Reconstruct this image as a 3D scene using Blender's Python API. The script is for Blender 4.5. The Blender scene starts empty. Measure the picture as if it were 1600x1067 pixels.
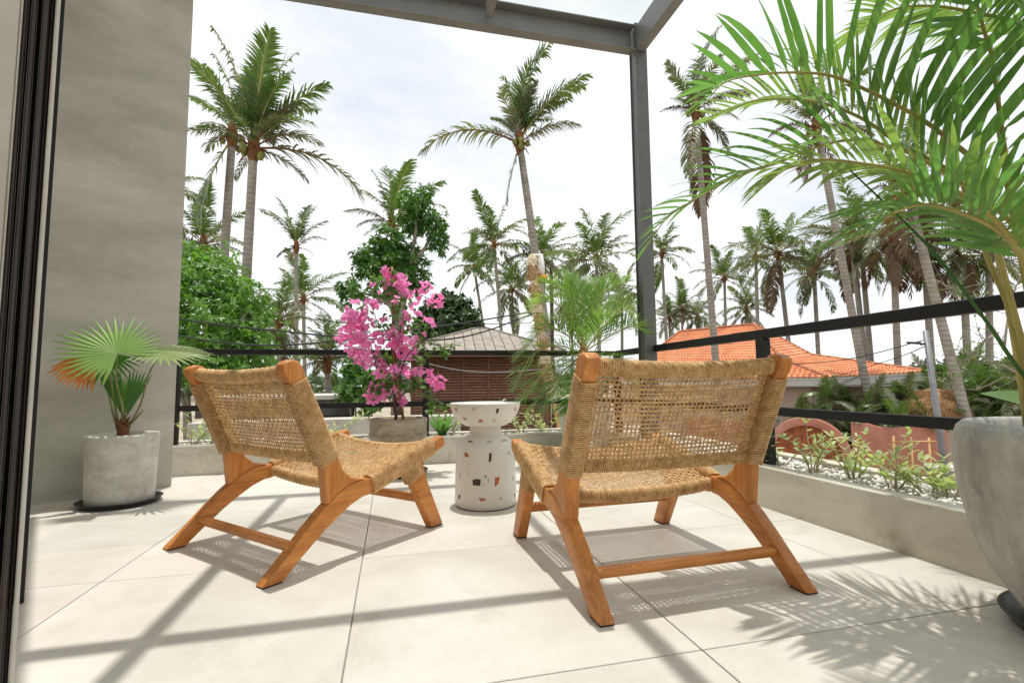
import bpy, bmesh, math, random
import numpy as np
from mathutils import Vector, Matrix, Quaternion, noise as mnoise

S = bpy.context.scene
COL = S.collection
R = math.radians
random.seed(7)
rng = np.random.default_rng(7)

# ------------------------------------------------------------------ camera
cam_d = bpy.data.cameras.new('camera')
cam_d.sensor_width = 36.0
cam_d.lens = 17.338
cam_d.clip_start = 0.05
cam_d.clip_end = 40000
cam = bpy.data.objects.new('camera', cam_d)
COL.objects.link(cam)
yaw, pitch, roll = R(13.66), R(4.733), R(-0.588)
fw = Vector((math.sin(yaw) * math.cos(pitch), math.cos(yaw) * math.cos(pitch), math.sin(pitch)))
rt = Vector((math.cos(yaw), -math.sin(yaw), 0))
up = rt.cross(fw)
r2 = math.cos(roll) * rt + math.sin(roll) * up
u2 = -math.sin(roll) * rt + math.cos(roll) * up
cam.matrix_world = Matrix(((r2.x, u2.x, -fw.x, 0), (r2.y, u2.y, -fw.y, 0), (r2.z, u2.z, -fw.z, 0.62), (0, 0, 0, 1)))
S.camera = cam

# ------------------------------------------------------------------ sky, sun, exposure
SUN_FROM = Vector((0.012, 0.095, 1.0)).normalized()      # near the zenith, a little ahead
W = bpy.data.worlds.new('World')
S.world = W
W.use_nodes = True
nt = W.node_tree
nt.nodes.clear()
out = nt.nodes.new('ShaderNodeOutputWorld')
bg = nt.nodes.new('ShaderNodeBackground')
bg.inputs['Strength'].default_value = 0.093
sky = nt.nodes.new('ShaderNodeTexSky')
sky.sky_type = 'NISHITA'
sky.sun_disc = False
sky.sun_elevation = math.asin(SUN_FROM.z)
sky.sun_rotation = math.atan2(SUN_FROM.x, SUN_FROM.y)
sky.dust_density = 1.6
tc = nt.nodes.new('ShaderNodeTexCoord')
mp = nt.nodes.new('ShaderNodeMapping')
mp.inputs['Scale'].default_value = (1.0, 1.0, 2.4)
mp.inputs['Location'].default_value = (3.1, 1.7, 0.4)
nz = nt.nodes.new('ShaderNodeTexNoise')
nz.inputs['Scale'].default_value = 2.6
nz.inputs['Detail'].default_value = 8
nz.inputs['Roughness'].default_value = 0.58
nz.inputs['Distortion'].default_value = 0.5
rmp = nt.nodes.new('ShaderNodeValToRGB')
rmp.color_ramp.elements[0].position = 0.30
rmp.color_ramp.elements[0].color = (0.78, 0.78, 0.78, 1)
rmp.color_ramp.elements[1].position = 0.58
rmp.color_ramp.elements[1].color = (1, 1, 1, 1)
nz2 = nt.nodes.new('ShaderNodeTexNoise')
nz2.inputs['Scale'].default_value = 1.5
nz2.inputs['Detail'].default_value = 9
nz2.inputs['Roughness'].default_value = 0.6
rm2 = nt.nodes.new('ShaderNodeValToRGB')
rm2.color_ramp.elements[0].position = 0.33
rm2.color_ramp.elements[0].color = (6.9, 7.35, 7.9, 1)
rm2.color_ramp.elements[1].position = 0.56
rm2.color_ramp.elements[1].color = (9.7, 9.75, 9.8, 1)
mx = nt.nodes.new('ShaderNodeMixRGB')
L = nt.links.new
L(tc.outputs['Generated'], mp.inputs['Vector'])
L(mp.outputs[0], nz.inputs['Vector'])
L(mp.outputs[0], nz2.inputs['Vector'])
L(nz.outputs['Fac'], rmp.inputs[0])
L(nz2.outputs['Fac'], rm2.inputs[0])
L(rmp.outputs[0], mx.inputs['Fac'])
L(sky.outputs[0], mx.inputs['Color1'])
L(rm2.outputs[0], mx.inputs['Color2'])
L(mx.outputs[0], bg.inputs['Color'])
L(bg.outputs[0], out.inputs[0])

sd = bpy.data.lights.new('sun', 'SUN')
sd.energy = 2.7
sd.angle = R(0.55)
sd.color = (1.0, 0.955, 0.89)
sun = bpy.data.objects.new('sun', sd)
COL.objects.link(sun)
sun.rotation_euler = (-SUN_FROM).to_track_quat('-Z', 'Y').to_euler()
sun.location = (0, 0, 30)

S.view_settings.view_transform = 'Standard'
S.view_settings.look = 'None'
S.view_settings.exposure = 0.43
S.view_settings.gamma = 1.0
S.view_settings.use_curve_mapping = False
S.render.engine = 'CYCLES'
S.cycles.max_bounces = 8
S.cycles.transparent_max_bounces = 16

# ------------------------------------------------------------------ helpers
class MB:
    def __init__(s):
        s.v = []; s.f = []; s.m = []
    def add(s, vs, fs, mi=0):
        b = len(s.v)
        s.v.extend([tuple(map(float, p)) for p in vs])
        s.f.extend([tuple(b + i for i in f) for f in fs])
        s.m.extend([mi] * len(fs))
    def box(s, lo, hi, mi=0):
        x0, y0, z0 = lo; x1, y1, z1 = hi
        s.add([(x0, y0, z0), (x1, y0, z0), (x1, y1, z0), (x0, y1, z0), (x0, y0, z1), (x1, y0, z1), (x1, y1, z1), (x0, y1, z1)],
              [(0, 3, 2, 1), (4, 5, 6, 7), (0, 1, 5, 4), (1, 2, 6, 5), (2, 3, 7, 6), (3, 0, 4, 7)], mi)
    def bar(s, a, b, w, h, upv=(0, 0, 1), mi=0):
        a = Vector(a); b = Vector(b); t = (b - a).normalized()
        sd_ = t.cross(Vector(upv))
        if sd_.length < 1e-4: sd_ = t.cross(Vector((1, 0, 0)))
        sd_.normalize(); u_ = sd_.cross(t)
        vs = []
        for p in (a, b):
            for i, j in ((-1, -1), (1, -1), (1, 1), (-1, 1)):
                vs.append(p + sd_ * (i * w / 2) + u_ * (j * h / 2))
        s.add(vs, [(3, 2, 1, 0), (4, 5, 6, 7), (0, 1, 5, 4), (1, 2, 6, 5), (2, 3, 7, 6), (3, 0, 4, 7)], mi)
    def tube(s, pts, rad, n=6, caps=True, mi=0, closed=False):
        P = np.asarray(pts, float); N = len(P)
        rad = np.full(N, rad, float) if np.isscalar(rad) else np.asarray(rad, float)
        T = np.gradient(P, axis=0)
        T /= np.maximum(np.linalg.norm(T, axis=1, keepdims=True), 1e-9)
        t0 = T[0]
        ref = np.array([0, 0, 1.0]) if abs(t0[2]) < 0.85 else np.array([1.0, 0, 0])
        U = np.cross(np.broadcast_to(ref, T.shape), T)
        ln = np.linalg.norm(U, axis=1, keepdims=True)
        if ln.min() < 0.15:
            U = np.zeros_like(T); u = np.cross(ref, t0); u /= np.linalg.norm(u)
            for i in range(N):
                u = u - T[i] * (u @ T[i]); u /= np.linalg.norm(u); U[i] = u
        else:
            U /= ln
        V = np.cross(T, U)
        a = np.arange(n) * 2 * math.pi / n
        ring = P[:, None, :] + rad[:, None, None] * (np.cos(a)[None, :, None] * U[:, None, :] + np.sin(a)[None, :, None] * V[:, None, :])
        b = len(s.v)
        s.v.extend(map(tuple, ring.reshape(-1, 3).tolist()))
        fs = []
        for i in range(N - 1):
            o = b + i * n
            for k in range(n):
                k2 = (k + 1) % n
                fs.append((o + k, o + k2, o + n + k2, o + n + k))
        if caps:
            fs.append(tuple(b + k for k in range(n - 1, -1, -1)))
            fs.append(tuple(b + (N - 1) * n + k for k in range(n)))
        s.f.extend(fs); s.m.extend([mi] * len(fs))
    def lathe(s, prof, n=48, c=(0, 0, 0), mi=0, wob=None):
        b = len(s.v)
        for r, z in prof:
            for k in range(n):
                a = 2 * math.pi * k / n
                rr = r * (1 + (wob(a, z) if wob else 0))
                s.v.append((c[0] + rr * math.cos(a), c[1] + rr * math.sin(a), c[2] + z))
        for i in range(len(prof) - 1):
            for k in range(n):
                k2 = (k + 1) % n
                s.f.append((b + i * n + k, b + i * n + k2, b + (i + 1) * n + k2, b + (i + 1) * n + k)); s.m.append(mi)
    def build(s, name, mats, parent=None, smooth=False, kind=None, loc=None):
        me = bpy.data.meshes.new(name)
        me.from_pydata(s.v, [], s.f)
        for m in (mats if isinstance(mats, (list, tuple)) else [mats]): me.materials.append(m)
        if any(s.m): me.polygons.foreach_set('material_index', s.m)
        if smooth: me.polygons.foreach_set('use_smooth', [True] * len(me.polygons))
        me.update()
        return link(name, me, parent, kind, loc)

def link(name, me, parent=None, kind=None, loc=None):
    o = bpy.data.objects.new(name, me)
    COL.objects.link(o)
    if parent is not None: o.parent = parent
    if kind: o['kind'] = kind
    if loc is not None: o.location = loc
    return o

def tag(o, label=None, cat=None, group=None, kind=None):
    if label: o['label'] = label
    if cat: o['category'] = cat
    if group: o['group'] = group
    if kind: o['kind'] = kind
    return o

def thing(name, label, cat, loc=(0, 0, 0), rz=0.0, group=None, kind=None):
    o = bpy.data.objects.new(name, None)
    o.empty_display_size = 0.1
    COL.objects.link(o)
    o.location = loc
    o.rotation_euler = (0, 0, rz)
    return tag(o, label, cat, group, kind)

def prism(name, poly, x0, x1, mat, parent, bevel=0.004, axis='x', seg=2, smooth=True, loc=None):
    """extrude a 2-D outline; axis x: outline is (y, z); axis y: outline is (x, z); axis z: (x, y)"""
    bm = bmesh.new()
    def P(p, t):
        if axis == 'x': return (t, p[0], p[1])
        if axis == 'y': return (p[0], t, p[1])
        return (p[0], p[1], t)
    a = [bm.verts.new(P(p, x0)) for p in poly]
    b = [bm.verts.new(P(p, x1)) for p in poly]
    n = len(poly)
    bm.faces.new(a); bm.faces.new(b[::-1])
    for i in range(n): bm.faces.new((a[i], b[i], b[(i + 1) % n], a[(i + 1) % n]))
    bmesh.ops.recalc_face_normals(bm, faces=bm.faces)
    if bevel:
        es = [e for e in bm.edges if len(e.link_faces) == 2 and e.calc_face_angle(0) > R(50)]
        bmesh.ops.bevel(bm, geom=es, offset=bevel, segments=seg, affect='EDGES', profile=0.6)
    me = bpy.data.meshes.new(name)
    bm.to_mesh(me); bm.free()
    me.materials.append(mat)
    o = link(name, me, parent, None, loc)
    if smooth:
        me.polygons.foreach_set('use_smooth', [True] * len(me.polygons))
        try: me.set_sharp_from_angle(angle=R(38))
        except Exception: pass
    return o

# ------------------------------------------------------------------ materials
def nodes(name):
    m = bpy.data.materials.new(name)
    m.use_nodes = True
    t = m.node_tree
    return m, t, t.nodes['Principled BSDF'], t.nodes['Material Output']

def ramp(t, src, stops):
    r = t.nodes.new('ShaderNodeValToRGB')
    e = r.color_ramp.elements
    while len(e) < len(stops): e.new(0.5)
    for el, (p, c) in zip(e, stops):
        el.position = p; el.color = (c[0], c[1], c[2], 1)
    t.links.new(src, r.inputs[0])
    return r.outputs[0]

def noise(t, scale, detail=5, rough=0.55, vec=None, dist=0.0):
    n = t.nodes.new('ShaderNodeTexNoise')
    n.inputs['Scale'].default_value = scale
    n.inputs['Detail'].default_value = detail
    n.inputs['Roughness'].default_value = rough
    n.inputs['Distortion'].default_value = dist
    if vec is not None: t.links.new(vec, n.inputs['Vector'])
    return n.outputs['Fac']

def objvec(t, scale=(1, 1, 1), rot=(0, 0, 0), rnd=True):
    c = t.nodes.new('ShaderNodeTexCoord')
    m = t.nodes.new('ShaderNodeMapping')
    m.inputs['Scale'].default_value = scale
    m.inputs['Rotation'].default_value = rot
    t.links.new(c.outputs['Object'], m.inputs['Vector'])
    if not rnd: return m.outputs[0]
    i = t.nodes.new('ShaderNodeObjectInfo')
    a = t.nodes.new('ShaderNodeVectorMath'); a.operation = 'ADD'
    k = t.nodes.new('ShaderNodeMath'); k.operation = 'MULTIPLY'; k.inputs[1].default_value = 37.0
    t.links.new(i.outputs['Random'], k.inputs[0])
    t.links.new(m.outputs[0], a.inputs[0]); t.links.new(k.outputs[0], a.inputs[1])
    return a.outputs[0]

def mixc(t, fac, a, b, mode='MIX'):
    m = t.nodes.new('ShaderNodeMixRGB'); m.blend_type = mode
    for i, x in ((0, fac), (1, a), (2, b)):
        if isinstance(x, (int, float)): m.inputs[i].default_value = x
        elif isinstance(x, tuple): m.inputs[i].default_value = (*x, 1)
        else: t.links.new(x, m.inputs[i])
    return m.outputs[0]

def bump(t, b, h, strength=0.3, dist=0.01):
    n = t.nodes.new('ShaderNodeBump')
    n.inputs['Strength'].default_value = strength
    n.inputs['Distance'].default_value = dist
    t.links.new(h, n.inputs['Height'])
    t.links.new(n.outputs[0], b.inputs['Normal'])

def simple(name, c, rough=0.6, var=0.12, scale=6.0, metal=0.0, bmp=0.0, spec=0.4):
    m, t, b, o = nodes(name)
    v = objvec(t)
    n = noise(t, scale, 5, 0.6, v)
    lo = tuple(x * (1 - var) for x in c); hi = tuple(min(1, x * (1 + var)) for x in c)
    t.links.new(ramp(t, n, [(0.3, lo), (0.7, hi)]), b.inputs['Base Color'])
    b.inputs['Roughness'].default_value = rough
    b.inputs['Metallic'].default_value = metal
    b.inputs['Specular IOR Level'].default_value = spec
    if bmp: bump(t, b, noise(t, scale * 8, 4, 0.6, v), bmp, 0.004)
    return m

def concrete(name, lo, mid, hi, scale=1.6, rough=0.75, streak=(1, 1, 1), speck=True, bmp=0.15, stain=None, dist=0.5):
    m, t, b, o = nodes(name)
    v = objvec(t, streak)
    n1 = noise(t, scale, 8, 0.66, v, dist)
    c = ramp(t, n1, [(0.35, lo), (0.5, mid), (0.66, hi)])
    v2 = objvec(t)
    n2 = noise(t, scale * 14, 6, 0.7, v2)
    c = mixc(t, 0.22, c, ramp(t, n2, [(0.3, lo), (0.7, hi)]))
    if speck:
        vo = t.nodes.new('ShaderNodeTexVoronoi'); vo.inputs['Scale'].default_value = 46
        t.links.new(v2, vo.inputs['Vector'])
        pits = ramp(t, vo.outputs['Distance'], [(0.05, (0.25, 0.24, 0.22)), (0.16, (1, 1, 1))])
        gate = ramp(t, noise(t, 5, 3, 0.5, v2), [(0.55, (0, 0, 0)), (0.66, (0.55, 0.55, 0.55))])
        c = mixc(t, gate, c, mixc(t, 1.0, c, pits, 'MULTIPLY'))
    if stain:
        sN = ramp(t, noise(t, stain[1], 7, 0.7, v2, 1.0), [(0.55, (0, 0, 0)), (0.72, (0.6, 0.6, 0.6))])
        c = mixc(t, sN, c, stain[0])
    t.links.new(c, b.inputs['Base Color'])
    b.inputs['Roughness'].default_value = rough
    b.inputs['Specular IOR Level'].default_value = 0.35
    bump(t, b, n2, bmp, 0.006)
    return m

def wood(name, c0, c1, c2, rot=(0, 0, 0), long_axis=1, rough=0.42):
    m, t, b, o = nodes(name)
    sc = [26, 26, 26]; sc[long_axis] = 2.2
    v = objvec(t, tuple(sc), rot)
    n1 = noise(t, 1.0, 6, 0.6, v, 1.4)
    c = ramp(t, n1, [(0.25, c0), (0.5, c1), (0.75, c2)])
    sc2 = [160, 160, 160]; sc2[long_axis] = 5
    v2 = objvec(t, tuple(sc2), rot)
    n2 = noise(t, 1.0, 3, 0.5, v2)
    c = mixc(t, 0.35, c, mixc(t, 1.0, c, ramp(t, n2, [(0.35, (0.55, 0.5, 0.45)), (0.6, (1.1, 1.1, 1.1))]), 'MULTIPLY'))
    kn = ramp(t, noise(t, 9, 3, 0.6, objvec(t)), [(0.35, (0.72, 0.66, 0.6)), (0.6, (1.08, 1.08, 1.08))])
    c = mixc(t, 0.6, c, mixc(t, 1.0, c, kn, 'MULTIPLY'))
    t.links.new(c, b.inputs['Base Color'])
    b.inputs['Roughness'].default_value = rough
    bump(t, b, n2, 0.12, 0.002)
    return m

def leaf(name, c0, c1, trans=0.45, rough=0.42, scale=3.0, dry=None, gloss=0.5, tcol=None):
    m, t, b, o = nodes(name)
    i = t.nodes.new('ShaderNodeObjectInfo')
    v = objvec(t)
    n = noise(t, scale, 4, 0.6, v)
    c = ramp(t, n, [(0.3, c0), (0.7, c1)])
    rr = ramp(t, i.outputs['Random'], [(0.0, (0.78, 0.8, 0.76)), (1.0, (1.18, 1.15, 1.15))])
    c = mixc(t, 1.0, c, rr, 'MULTIPLY')
    if dry:
        g = ramp(t, noise(t, scale * 2.3, 5, 0.65, v), [(dry[1], (0, 0, 0)), (dry[1] + 0.1, (1, 1, 1))])
        c = mixc(t, g, c, dry[0])
    t.links.new(c, b.inputs['Base Color'])
    b.inputs['Roughness'].default_value = rough
    b.inputs['Specular IOR Level'].default_value = gloss
    tr = t.nodes.new('ShaderNodeBsdfTranslucent')
    tc_ = mixc(t, 1.0, c, tcol or (1.5, 1.75, 0.7), 'MULTIPLY')
    t.links.new(tc_, tr.inputs['Color'])
    ms = t.nodes.new('ShaderNodeMixShader'); ms.inputs[0].default_value = trans
    t.links.new(b.outputs[0], ms.inputs[1]); t.links.new(tr.outputs[0], ms.inputs[2])
    t.links.new(ms.outputs[0], o.inputs[0])
    return m

def banded(name, c0, c1, freq, rough=0.8, bmp=0.5):
    """trunk with rings across its length (generated along object z)"""
    m, t, b, o = nodes(name)
    v = objvec(t, (1, 1, 1))
    w = t.nodes.new('ShaderNodeTexWave')
    w.wave_type = 'BANDS'; w.bands_direction = 'Z'
    w.inputs['Scale'].default_value = freq
    w.inputs['Distortion'].default_value = 3.5
    w.inputs['Detail'].default_value = 3
    w.inputs['Detail Scale'].default_value = 2.0
    t.links.new(v, w.inputs['Vector'])
    n = noise(t, 2.2, 6, 0.65, v)
    c = ramp(t, n, [(0.3, c0), (0.7, c1)])
    c = mixc(t, 0.5, c, mixc(t, 1.0, c, ramp(t, w.outputs['Fac'], [(0.1, (0.74, 0.72, 0.70)), (0.5, (1.06, 1.06, 1.06))]), 'MULTIPLY'))
    t.links.new(c, b.inputs['Base Color'])
    b.inputs['Roughness'].default_value = rough
    b.inputs['Specular IOR Level'].default_value = 0.2
    bump(t, b, w.outputs['Fac'], bmp, 0.03)
    return m

M = {}
M['tile'] = concrete('floor_tile', (0.565, 0.53, 0.465), (0.645, 0.61, 0.545), (0.72, 0.69, 0.63), 2.2, 0.4, speck=False, bmp=0.03, stain=((0.52, 0.48, 0.41), 3.5))
M['grout'] = simple('grout', (0.33, 0.305, 0.265), 0.9)
M['wall'] = concrete('trowelled_concrete', (0.38, 0.365, 0.31), (0.49, 0.47, 0.40), (0.60, 0.58, 0.51), 1.1, 0.62, streak=(0.8, 0.8, 2.6), bmp=0.08)
M['planter'] = concrete('planter_concrete', (0.45, 0.42, 0.335), (0.57, 0.54, 0.445), (0.68, 0.65, 0.56), 2.6, 0.66, streak=(1, 1, 2.2), bmp=0.1, stain=((0.33, 0.27, 0.17), 4.0))
M['cap'] = concrete('planter_cap', (0.52, 0.50, 0.45), (0.62, 0.6, 0.55), (0.70, 0.68, 0.63), 2.5, 0.6, bmp=0.08)
M['pot'] = concrete('pot_concrete', (0.42, 0.41, 0.355), (0.57, 0.555, 0.49), (0.70, 0.69, 0.62), 9.0, 0.72, streak=(1, 1, 1.2), bmp=0.25, stain=((0.27, 0.21, 0.13), 7.0), dist=0.05)
M['potbig'] = concrete('weathered_pot', (0.24, 0.235, 0.21), (0.40, 0.39, 0.355), (0.64, 0.63, 0.585), 6.5, 0.6, streak=(1, 1, 0.5), bmp=0.3, stain=((0.62, 0.61, 0.57), 11.0), dist=0.1)
M['potbrown'] = concrete('weathered_brown_pot', (0.20, 0.15, 0.085), (0.34, 0.285, 0.19), (0.50, 0.455, 0.36), 5.5, 0.75, streak=(1, 1, 2.0), bmp=0.3, stain=((0.16, 0.115, 0.06), 9.0))
M['soil'] = simple('soil', (0.10, 0.055, 0.035), 0.95, 0.5, 40, bmp=0.8)
M['plastic'] = simple('dark_plastic', (0.018, 0.017, 0.017), 0.35, 0.2, 8)
M['steel'] = simple('dark_painted_steel', (0.020, 0.019, 0.019), 0.5, 0.2, 9, spec=0.22)
M['steelgrey'] = simple('grey_painted_steel', (0.21, 0.208, 0.202), 0.38, 0.12, 5, spec=0.5)
M['postgrey'] = simple('charcoal_painted_steel', (0.12, 0.118, 0.116), 0.36, 0.15, 5, spec=0.5)
M['brownframe'] = simple('bronze_aluminium', (0.055, 0.043, 0.036), 0.35, 0.3, 5, metal=0.3)
M['blackgap'] = simple('black_strip_recess_shade', (0.006, 0.006, 0.006), 0.6)  # black stripes of the frame; also paints the shaded recess past the jamb
M['cream'] = simple('cream_plaster', (0.55, 0.52, 0.45), 0.8, 0.12, 9, bmp=0.3)
TA, TB, TC = (0.43, 0.135, 0.026), (0.60, 0.225, 0.046), (0.73, 0.32, 0.085)
M['teak'] = wood('teak', TA, TB, TC, (0, 0, 0), 0)
M['teak_leg'] = wood('teak_leg', TA, TB, TC, (R(-47), 0, 0), 1)
M['teak_front'] = wood('teak_front_leg', TA, TB, TC, (R(62), 0, 0), 1)
M['teak_rail'] = wood('teak_rail', TA, TB, TC, (R(-15), 0, 0), 1)
M['teak_post'] = wood('teak_post', TA, TB, TC, (R(22), 0, 0), 2)
def rope_mat():
    m, t, b, o = nodes('rope')
    v = objvec(t, rnd=False)
    n = noise(t, 38, 4, 0.6, v)
    n2 = noise(t, 6, 3, 0.6, v)
    c = ramp(t, n, [(0.3, (0.50, 0.29, 0.115)), (0.50, (0.68, 0.43, 0.195)), (0.72, (0.83, 0.595, 0.33))])
    c = mixc(t, 0.4, c, mixc(t, 1.0, c, ramp(t, n2, [(0.3, (0.78, 0.74, 0.68)), (0.7, (1.12, 1.1, 1.08))]), 'MULTIPLY'))
    n3 = noise(t, 170, 2, 0.5, v)
    c = mixc(t, 0.6, c, mixc(t, 1.0, c, ramp(t, n3, [(0.36, (0.56, 0.46, 0.36)), (0.60, (1.12, 1.12, 1.12))]), 'MULTIPLY'))
    t.links.new(c, b.inputs['Base Color'])
    b.inputs['Roughness'].default_value = 0.5
    b.inputs['Specular IOR Level'].default_value = 0.35
    return m
M['rope'] = rope_mat()
M['rubber'] = simple('rubber', (0.012, 0.012, 0.012), 0.6)
M['terrazzo'] = concrete('white_terrazzo', (0.65, 0.62, 0.54), (0.73, 0.70, 0.62), (0.79, 0.765, 0.69), 3.0, 0.4, speck=False, bmp=0.03)
M['chip_red'] = simple('terracotta_chip', (0.42, 0.13, 0.05), 0.5, 0.3, 60)
M['chip_pink'] = simple('pink_chip', (0.52, 0.28, 0.2), 0.5, 0.2, 60)
M['chip_brown'] = simple('brown_chip', (0.05, 0.03, 0.018), 0.4, 0.6, 60)
M['chip_tan'] = simple('tan_chip', (0.52, 0.46, 0.36), 0.5, 0.2, 60)
M['chip_grey'] = simple('grey_chip', (0.22, 0.20, 0.18), 0.5, 0.6, 70)
M['pebble'] = simple('white_pebble', (0.72, 0.70, 0.65), 0.6, 0.22, 30)
M['coco'] = leaf('coconut_leaf', (0.052, 0.105, 0.024), (0.125, 0.190, 0.065), 0.32, 0.34, 2.2, None, 0.6)
M['coco_grey'] = leaf('coconut_leaf_greyed', (0.115, 0.14, 0.07), (0.24, 0.25, 0.165), 0.22, 0.36, 2.2, ((0.20, 0.15, 0.08), 0.60), 0.5)
M['coco_dead'] = leaf('coconut_leaf_dead', (0.10, 0.066, 0.038), (0.22, 0.155, 0.095), 0.2, 0.6, 2.5, None, 0.2, (1.2, 1.0, 0.7))
M['husk'] = simple('palm_husk', (0.20, 0.085, 0.035), 0.85, 0.5, 12)
M['coconut'] = simple('coconut_skin', (0.20, 0.22, 0.05), 0.5, 0.3, 6)
M['trunk'] = banded('palm_trunk', (0.24, 0.21, 0.18), (0.42, 0.385, 0.34), 2.2)
M['bark'] = simple('bark', (0.27, 0.235, 0.19), 0.9, 0.35, 7, bmp=0.5)
M['areca'] = leaf('areca_leaf', (0.12, 0.23, 0.065), (0.20, 0.315, 0.115), 0.52, 0.3, 7, ((0.30, 0.13, 0.05), 0.73), 0.55, (1.05, 1.45, 0.72))
M['areca_pale'] = leaf('areca_leaf_pale', (0.22, 0.31, 0.085), (0.31, 0.39, 0.13), 0.45, 0.3, 7, ((0.36, 0.22, 0.08), 0.70), 0.55, (1.1, 1.4, 0.75))
M['areca_stem'] = simple('areca_stem', (0.40, 0.33, 0.10), 0.4, 0.35, 7)
M['fan'] = leaf('fan_leaf', (0.16, 0.30, 0.065), (0.24, 0.38, 0.10), 0.4, 0.4, 5, None, 0.45)
M['fan_dark'] = leaf('fan_leaf_young', (0.045, 0.15, 0.025), (0.075, 0.20, 0.035), 0.4, 0.4, 5, None, 0.5)
M['fan_pale'] = leaf('fan_leaf_pale', (0.30, 0.38, 0.18), (0.40, 0.46, 0.25), 0.4, 0.4, 5, None, 0.45)
M['fan_dead'] = leaf('fan_leaf_dry', (0.56, 0.19, 0.055), (0.70, 0.31, 0.11), 0.3, 0.6, 6, None, 0.2, (1.2, 1.0, 0.8))
M['date'] = leaf('date_leaf', (0.14, 0.26, 0.06), (0.27, 0.38, 0.14), 0.4, 0.35, 4, None, 0.5)
M['mango'] = leaf('mango_leaf', (0.06, 0.165, 0.024), (0.15, 0.29, 0.055), 0.42, 0.36, 1.2, None, 0.6)
M['bright'] = leaf('bright_leaf', (0.075, 0.19, 0.03), (0.19, 0.33, 0.08), 0.45, 0.36, 1.0, ((0.30, 0.17, 0.07), 0.70), 0.6)
M['darkleaf'] = leaf('dark_leaf', (0.026, 0.07, 0.018), (0.075, 0.135, 0.04), 0.25, 0.42, 0.8, None, 0.6)
M['shrub'] = leaf('planter_leaf', (0.31, 0.38, 0.18), (0.54, 0.57, 0.36), 0.35, 0.4, 9, None, 0.4)
M['shrubstem'] = simple('shrub_stem', (0.36, 0.33, 0.20), 0.7, 0.3, 12)
M['boug'] = leaf('bougainvillea_bract', (0.86, 0.24, 0.58), (0.94, 0.42, 0.73), 0.45, 0.55, 14, None, 0.2, (1.1, 1.15, 1.1))
M['bougleaf'] = leaf('bougainvillea_leaf', (0.07, 0.165, 0.03), (0.17, 0.27, 0.075), 0.42, 0.4, 5, None, 0.45)
M['bougwood'] = simple('bougainvillea_wood', (0.13, 0.06, 0.035), 0.8, 0.4, 14, bmp=0.4)
M['stake'] = simple('bamboo_stake', (0.36, 0.16, 0.07), 0.6, 0.3, 12)
M['glass'] = None
def glass_mat():
    m, t, b, o = nodes('roof_glass')
    t.nodes.remove(b)
    tr = t.nodes.new('ShaderNodeBsdfTransparent'); tr.inputs[0].default_value = (0.965, 0.985, 0.975, 1)
    gl = t.nodes.new('ShaderNodeBsdfGlossy'); gl.inputs['Roughness'].default_value = 0.03
    ms = t.nodes.new('ShaderNodeMixShader'); ms.inputs[0].default_value = 0.05
    t.links.new(tr.outputs[0], ms.inputs[1]); t.links.new(gl.outputs[0], ms.inputs[2])
    t.links.new(ms.outputs[0], o.inputs[0])
    return m
M['glass'] = glass_mat()
M['rooftile'] = concrete('clay_roof_tile', (0.50, 0.19, 0.09), (0.68, 0.285, 0.14), (0.78, 0.37, 0.20), 0.9, 0.7, speck=False, stain=((0.28, 0.15, 0.10), 2.2))
M['ridgetile'] = simple('weathered_ridge_tile', (0.42, 0.17, 0.09), 0.8, 0.4, 5)
M['pinkwall'] = concrete('pink_house_plaster', (0.47, 0.34, 0.265), (0.56, 0.42, 0.335), (0.62, 0.48, 0.39), 0.6, 0.8, speck=False)
M['terracotta'] = concrete('terracotta_plaster', (0.39, 0.15, 0.105), (0.48, 0.205, 0.15), (0.56, 0.28, 0.215), 0.9, 0.85, speck=False)
M['fascia'] = simple('grey_white_fascia', (0.58, 0.56, 0.52), 0.6)
M['gatewood'] = simple('gate_wood', (0.33, 0.085, 0.03), 0.55, 0.35, 6)
M['curtain'] = simple('grey_curtain', (0.35, 0.34, 0.32), 0.9)
M['shadedark'] = simple('painted_opening_shade', (0.02, 0.018, 0.016), 0.7)  # near-black stands in for shade inside openings and under the eave
M['slat'] = simple('louvre_wood', (0.27, 0.135, 0.078), 0.5, 0.35, 5)
M['slatpost'] = simple('louvre_post', (0.17, 0.075, 0.045), 0.6, 0.3, 5)
M['shingle'] = simple('weathered_roof_board', (0.30, 0.265, 0.225), 0.85, 0.28, 4, bmp=0.3)
M['ground'] = concrete('sandy_ground', (0.20, 0.16, 0.10), (0.33, 0.28, 0.20), (0.42, 0.38, 0.30), 0.12, 0.95, speck=False, stain=((0.07, 0.11, 0.03), 0.16))
M['grass'] = None
M['sea'] = simple('sea_water', (0.05, 0.12, 0.16), 0.18, 0.1, 0.01, spec=0.5)
M['galv'] = simple('galvanised_steel', (0.22, 0.225, 0.235), 0.5, 0.2, 6, metal=0.3)
M['rust'] = simple('rusty_steel', (0.085, 0.038, 0.028), 0.7, 0.4, 6)
M['cable'] = simple('black_cable', (0.02, 0.02, 0.02), 0.6)
M['thatch'] = simple('thatch', (0.34, 0.19, 0.085), 0.95, 0.5, 14, bmp=0.8)
M['weave'] = simple('dried_palm_weave', (0.46, 0.30, 0.15), 0.8, 0.35, 22, bmp=0.5)
M['weavepale'] = simple('pale_dried_leaf', (0.66, 0.56, 0.38), 0.8, 0.25, 22)
M['redbit'] = simple('red_berry', (0.55, 0.05, 0.03), 0.5)
M['white'] = simple('white_cloth', (0.76, 0.75, 0.72), 0.7, 0.08, 6)
M['orange'] = simple('orange_cloth', (0.72, 0.22, 0.02), 0.6, 0.15, 6)
M['bamboo'] = simple('bamboo', (0.55, 0.36, 0.15), 0.55, 0.25, 6)
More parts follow.
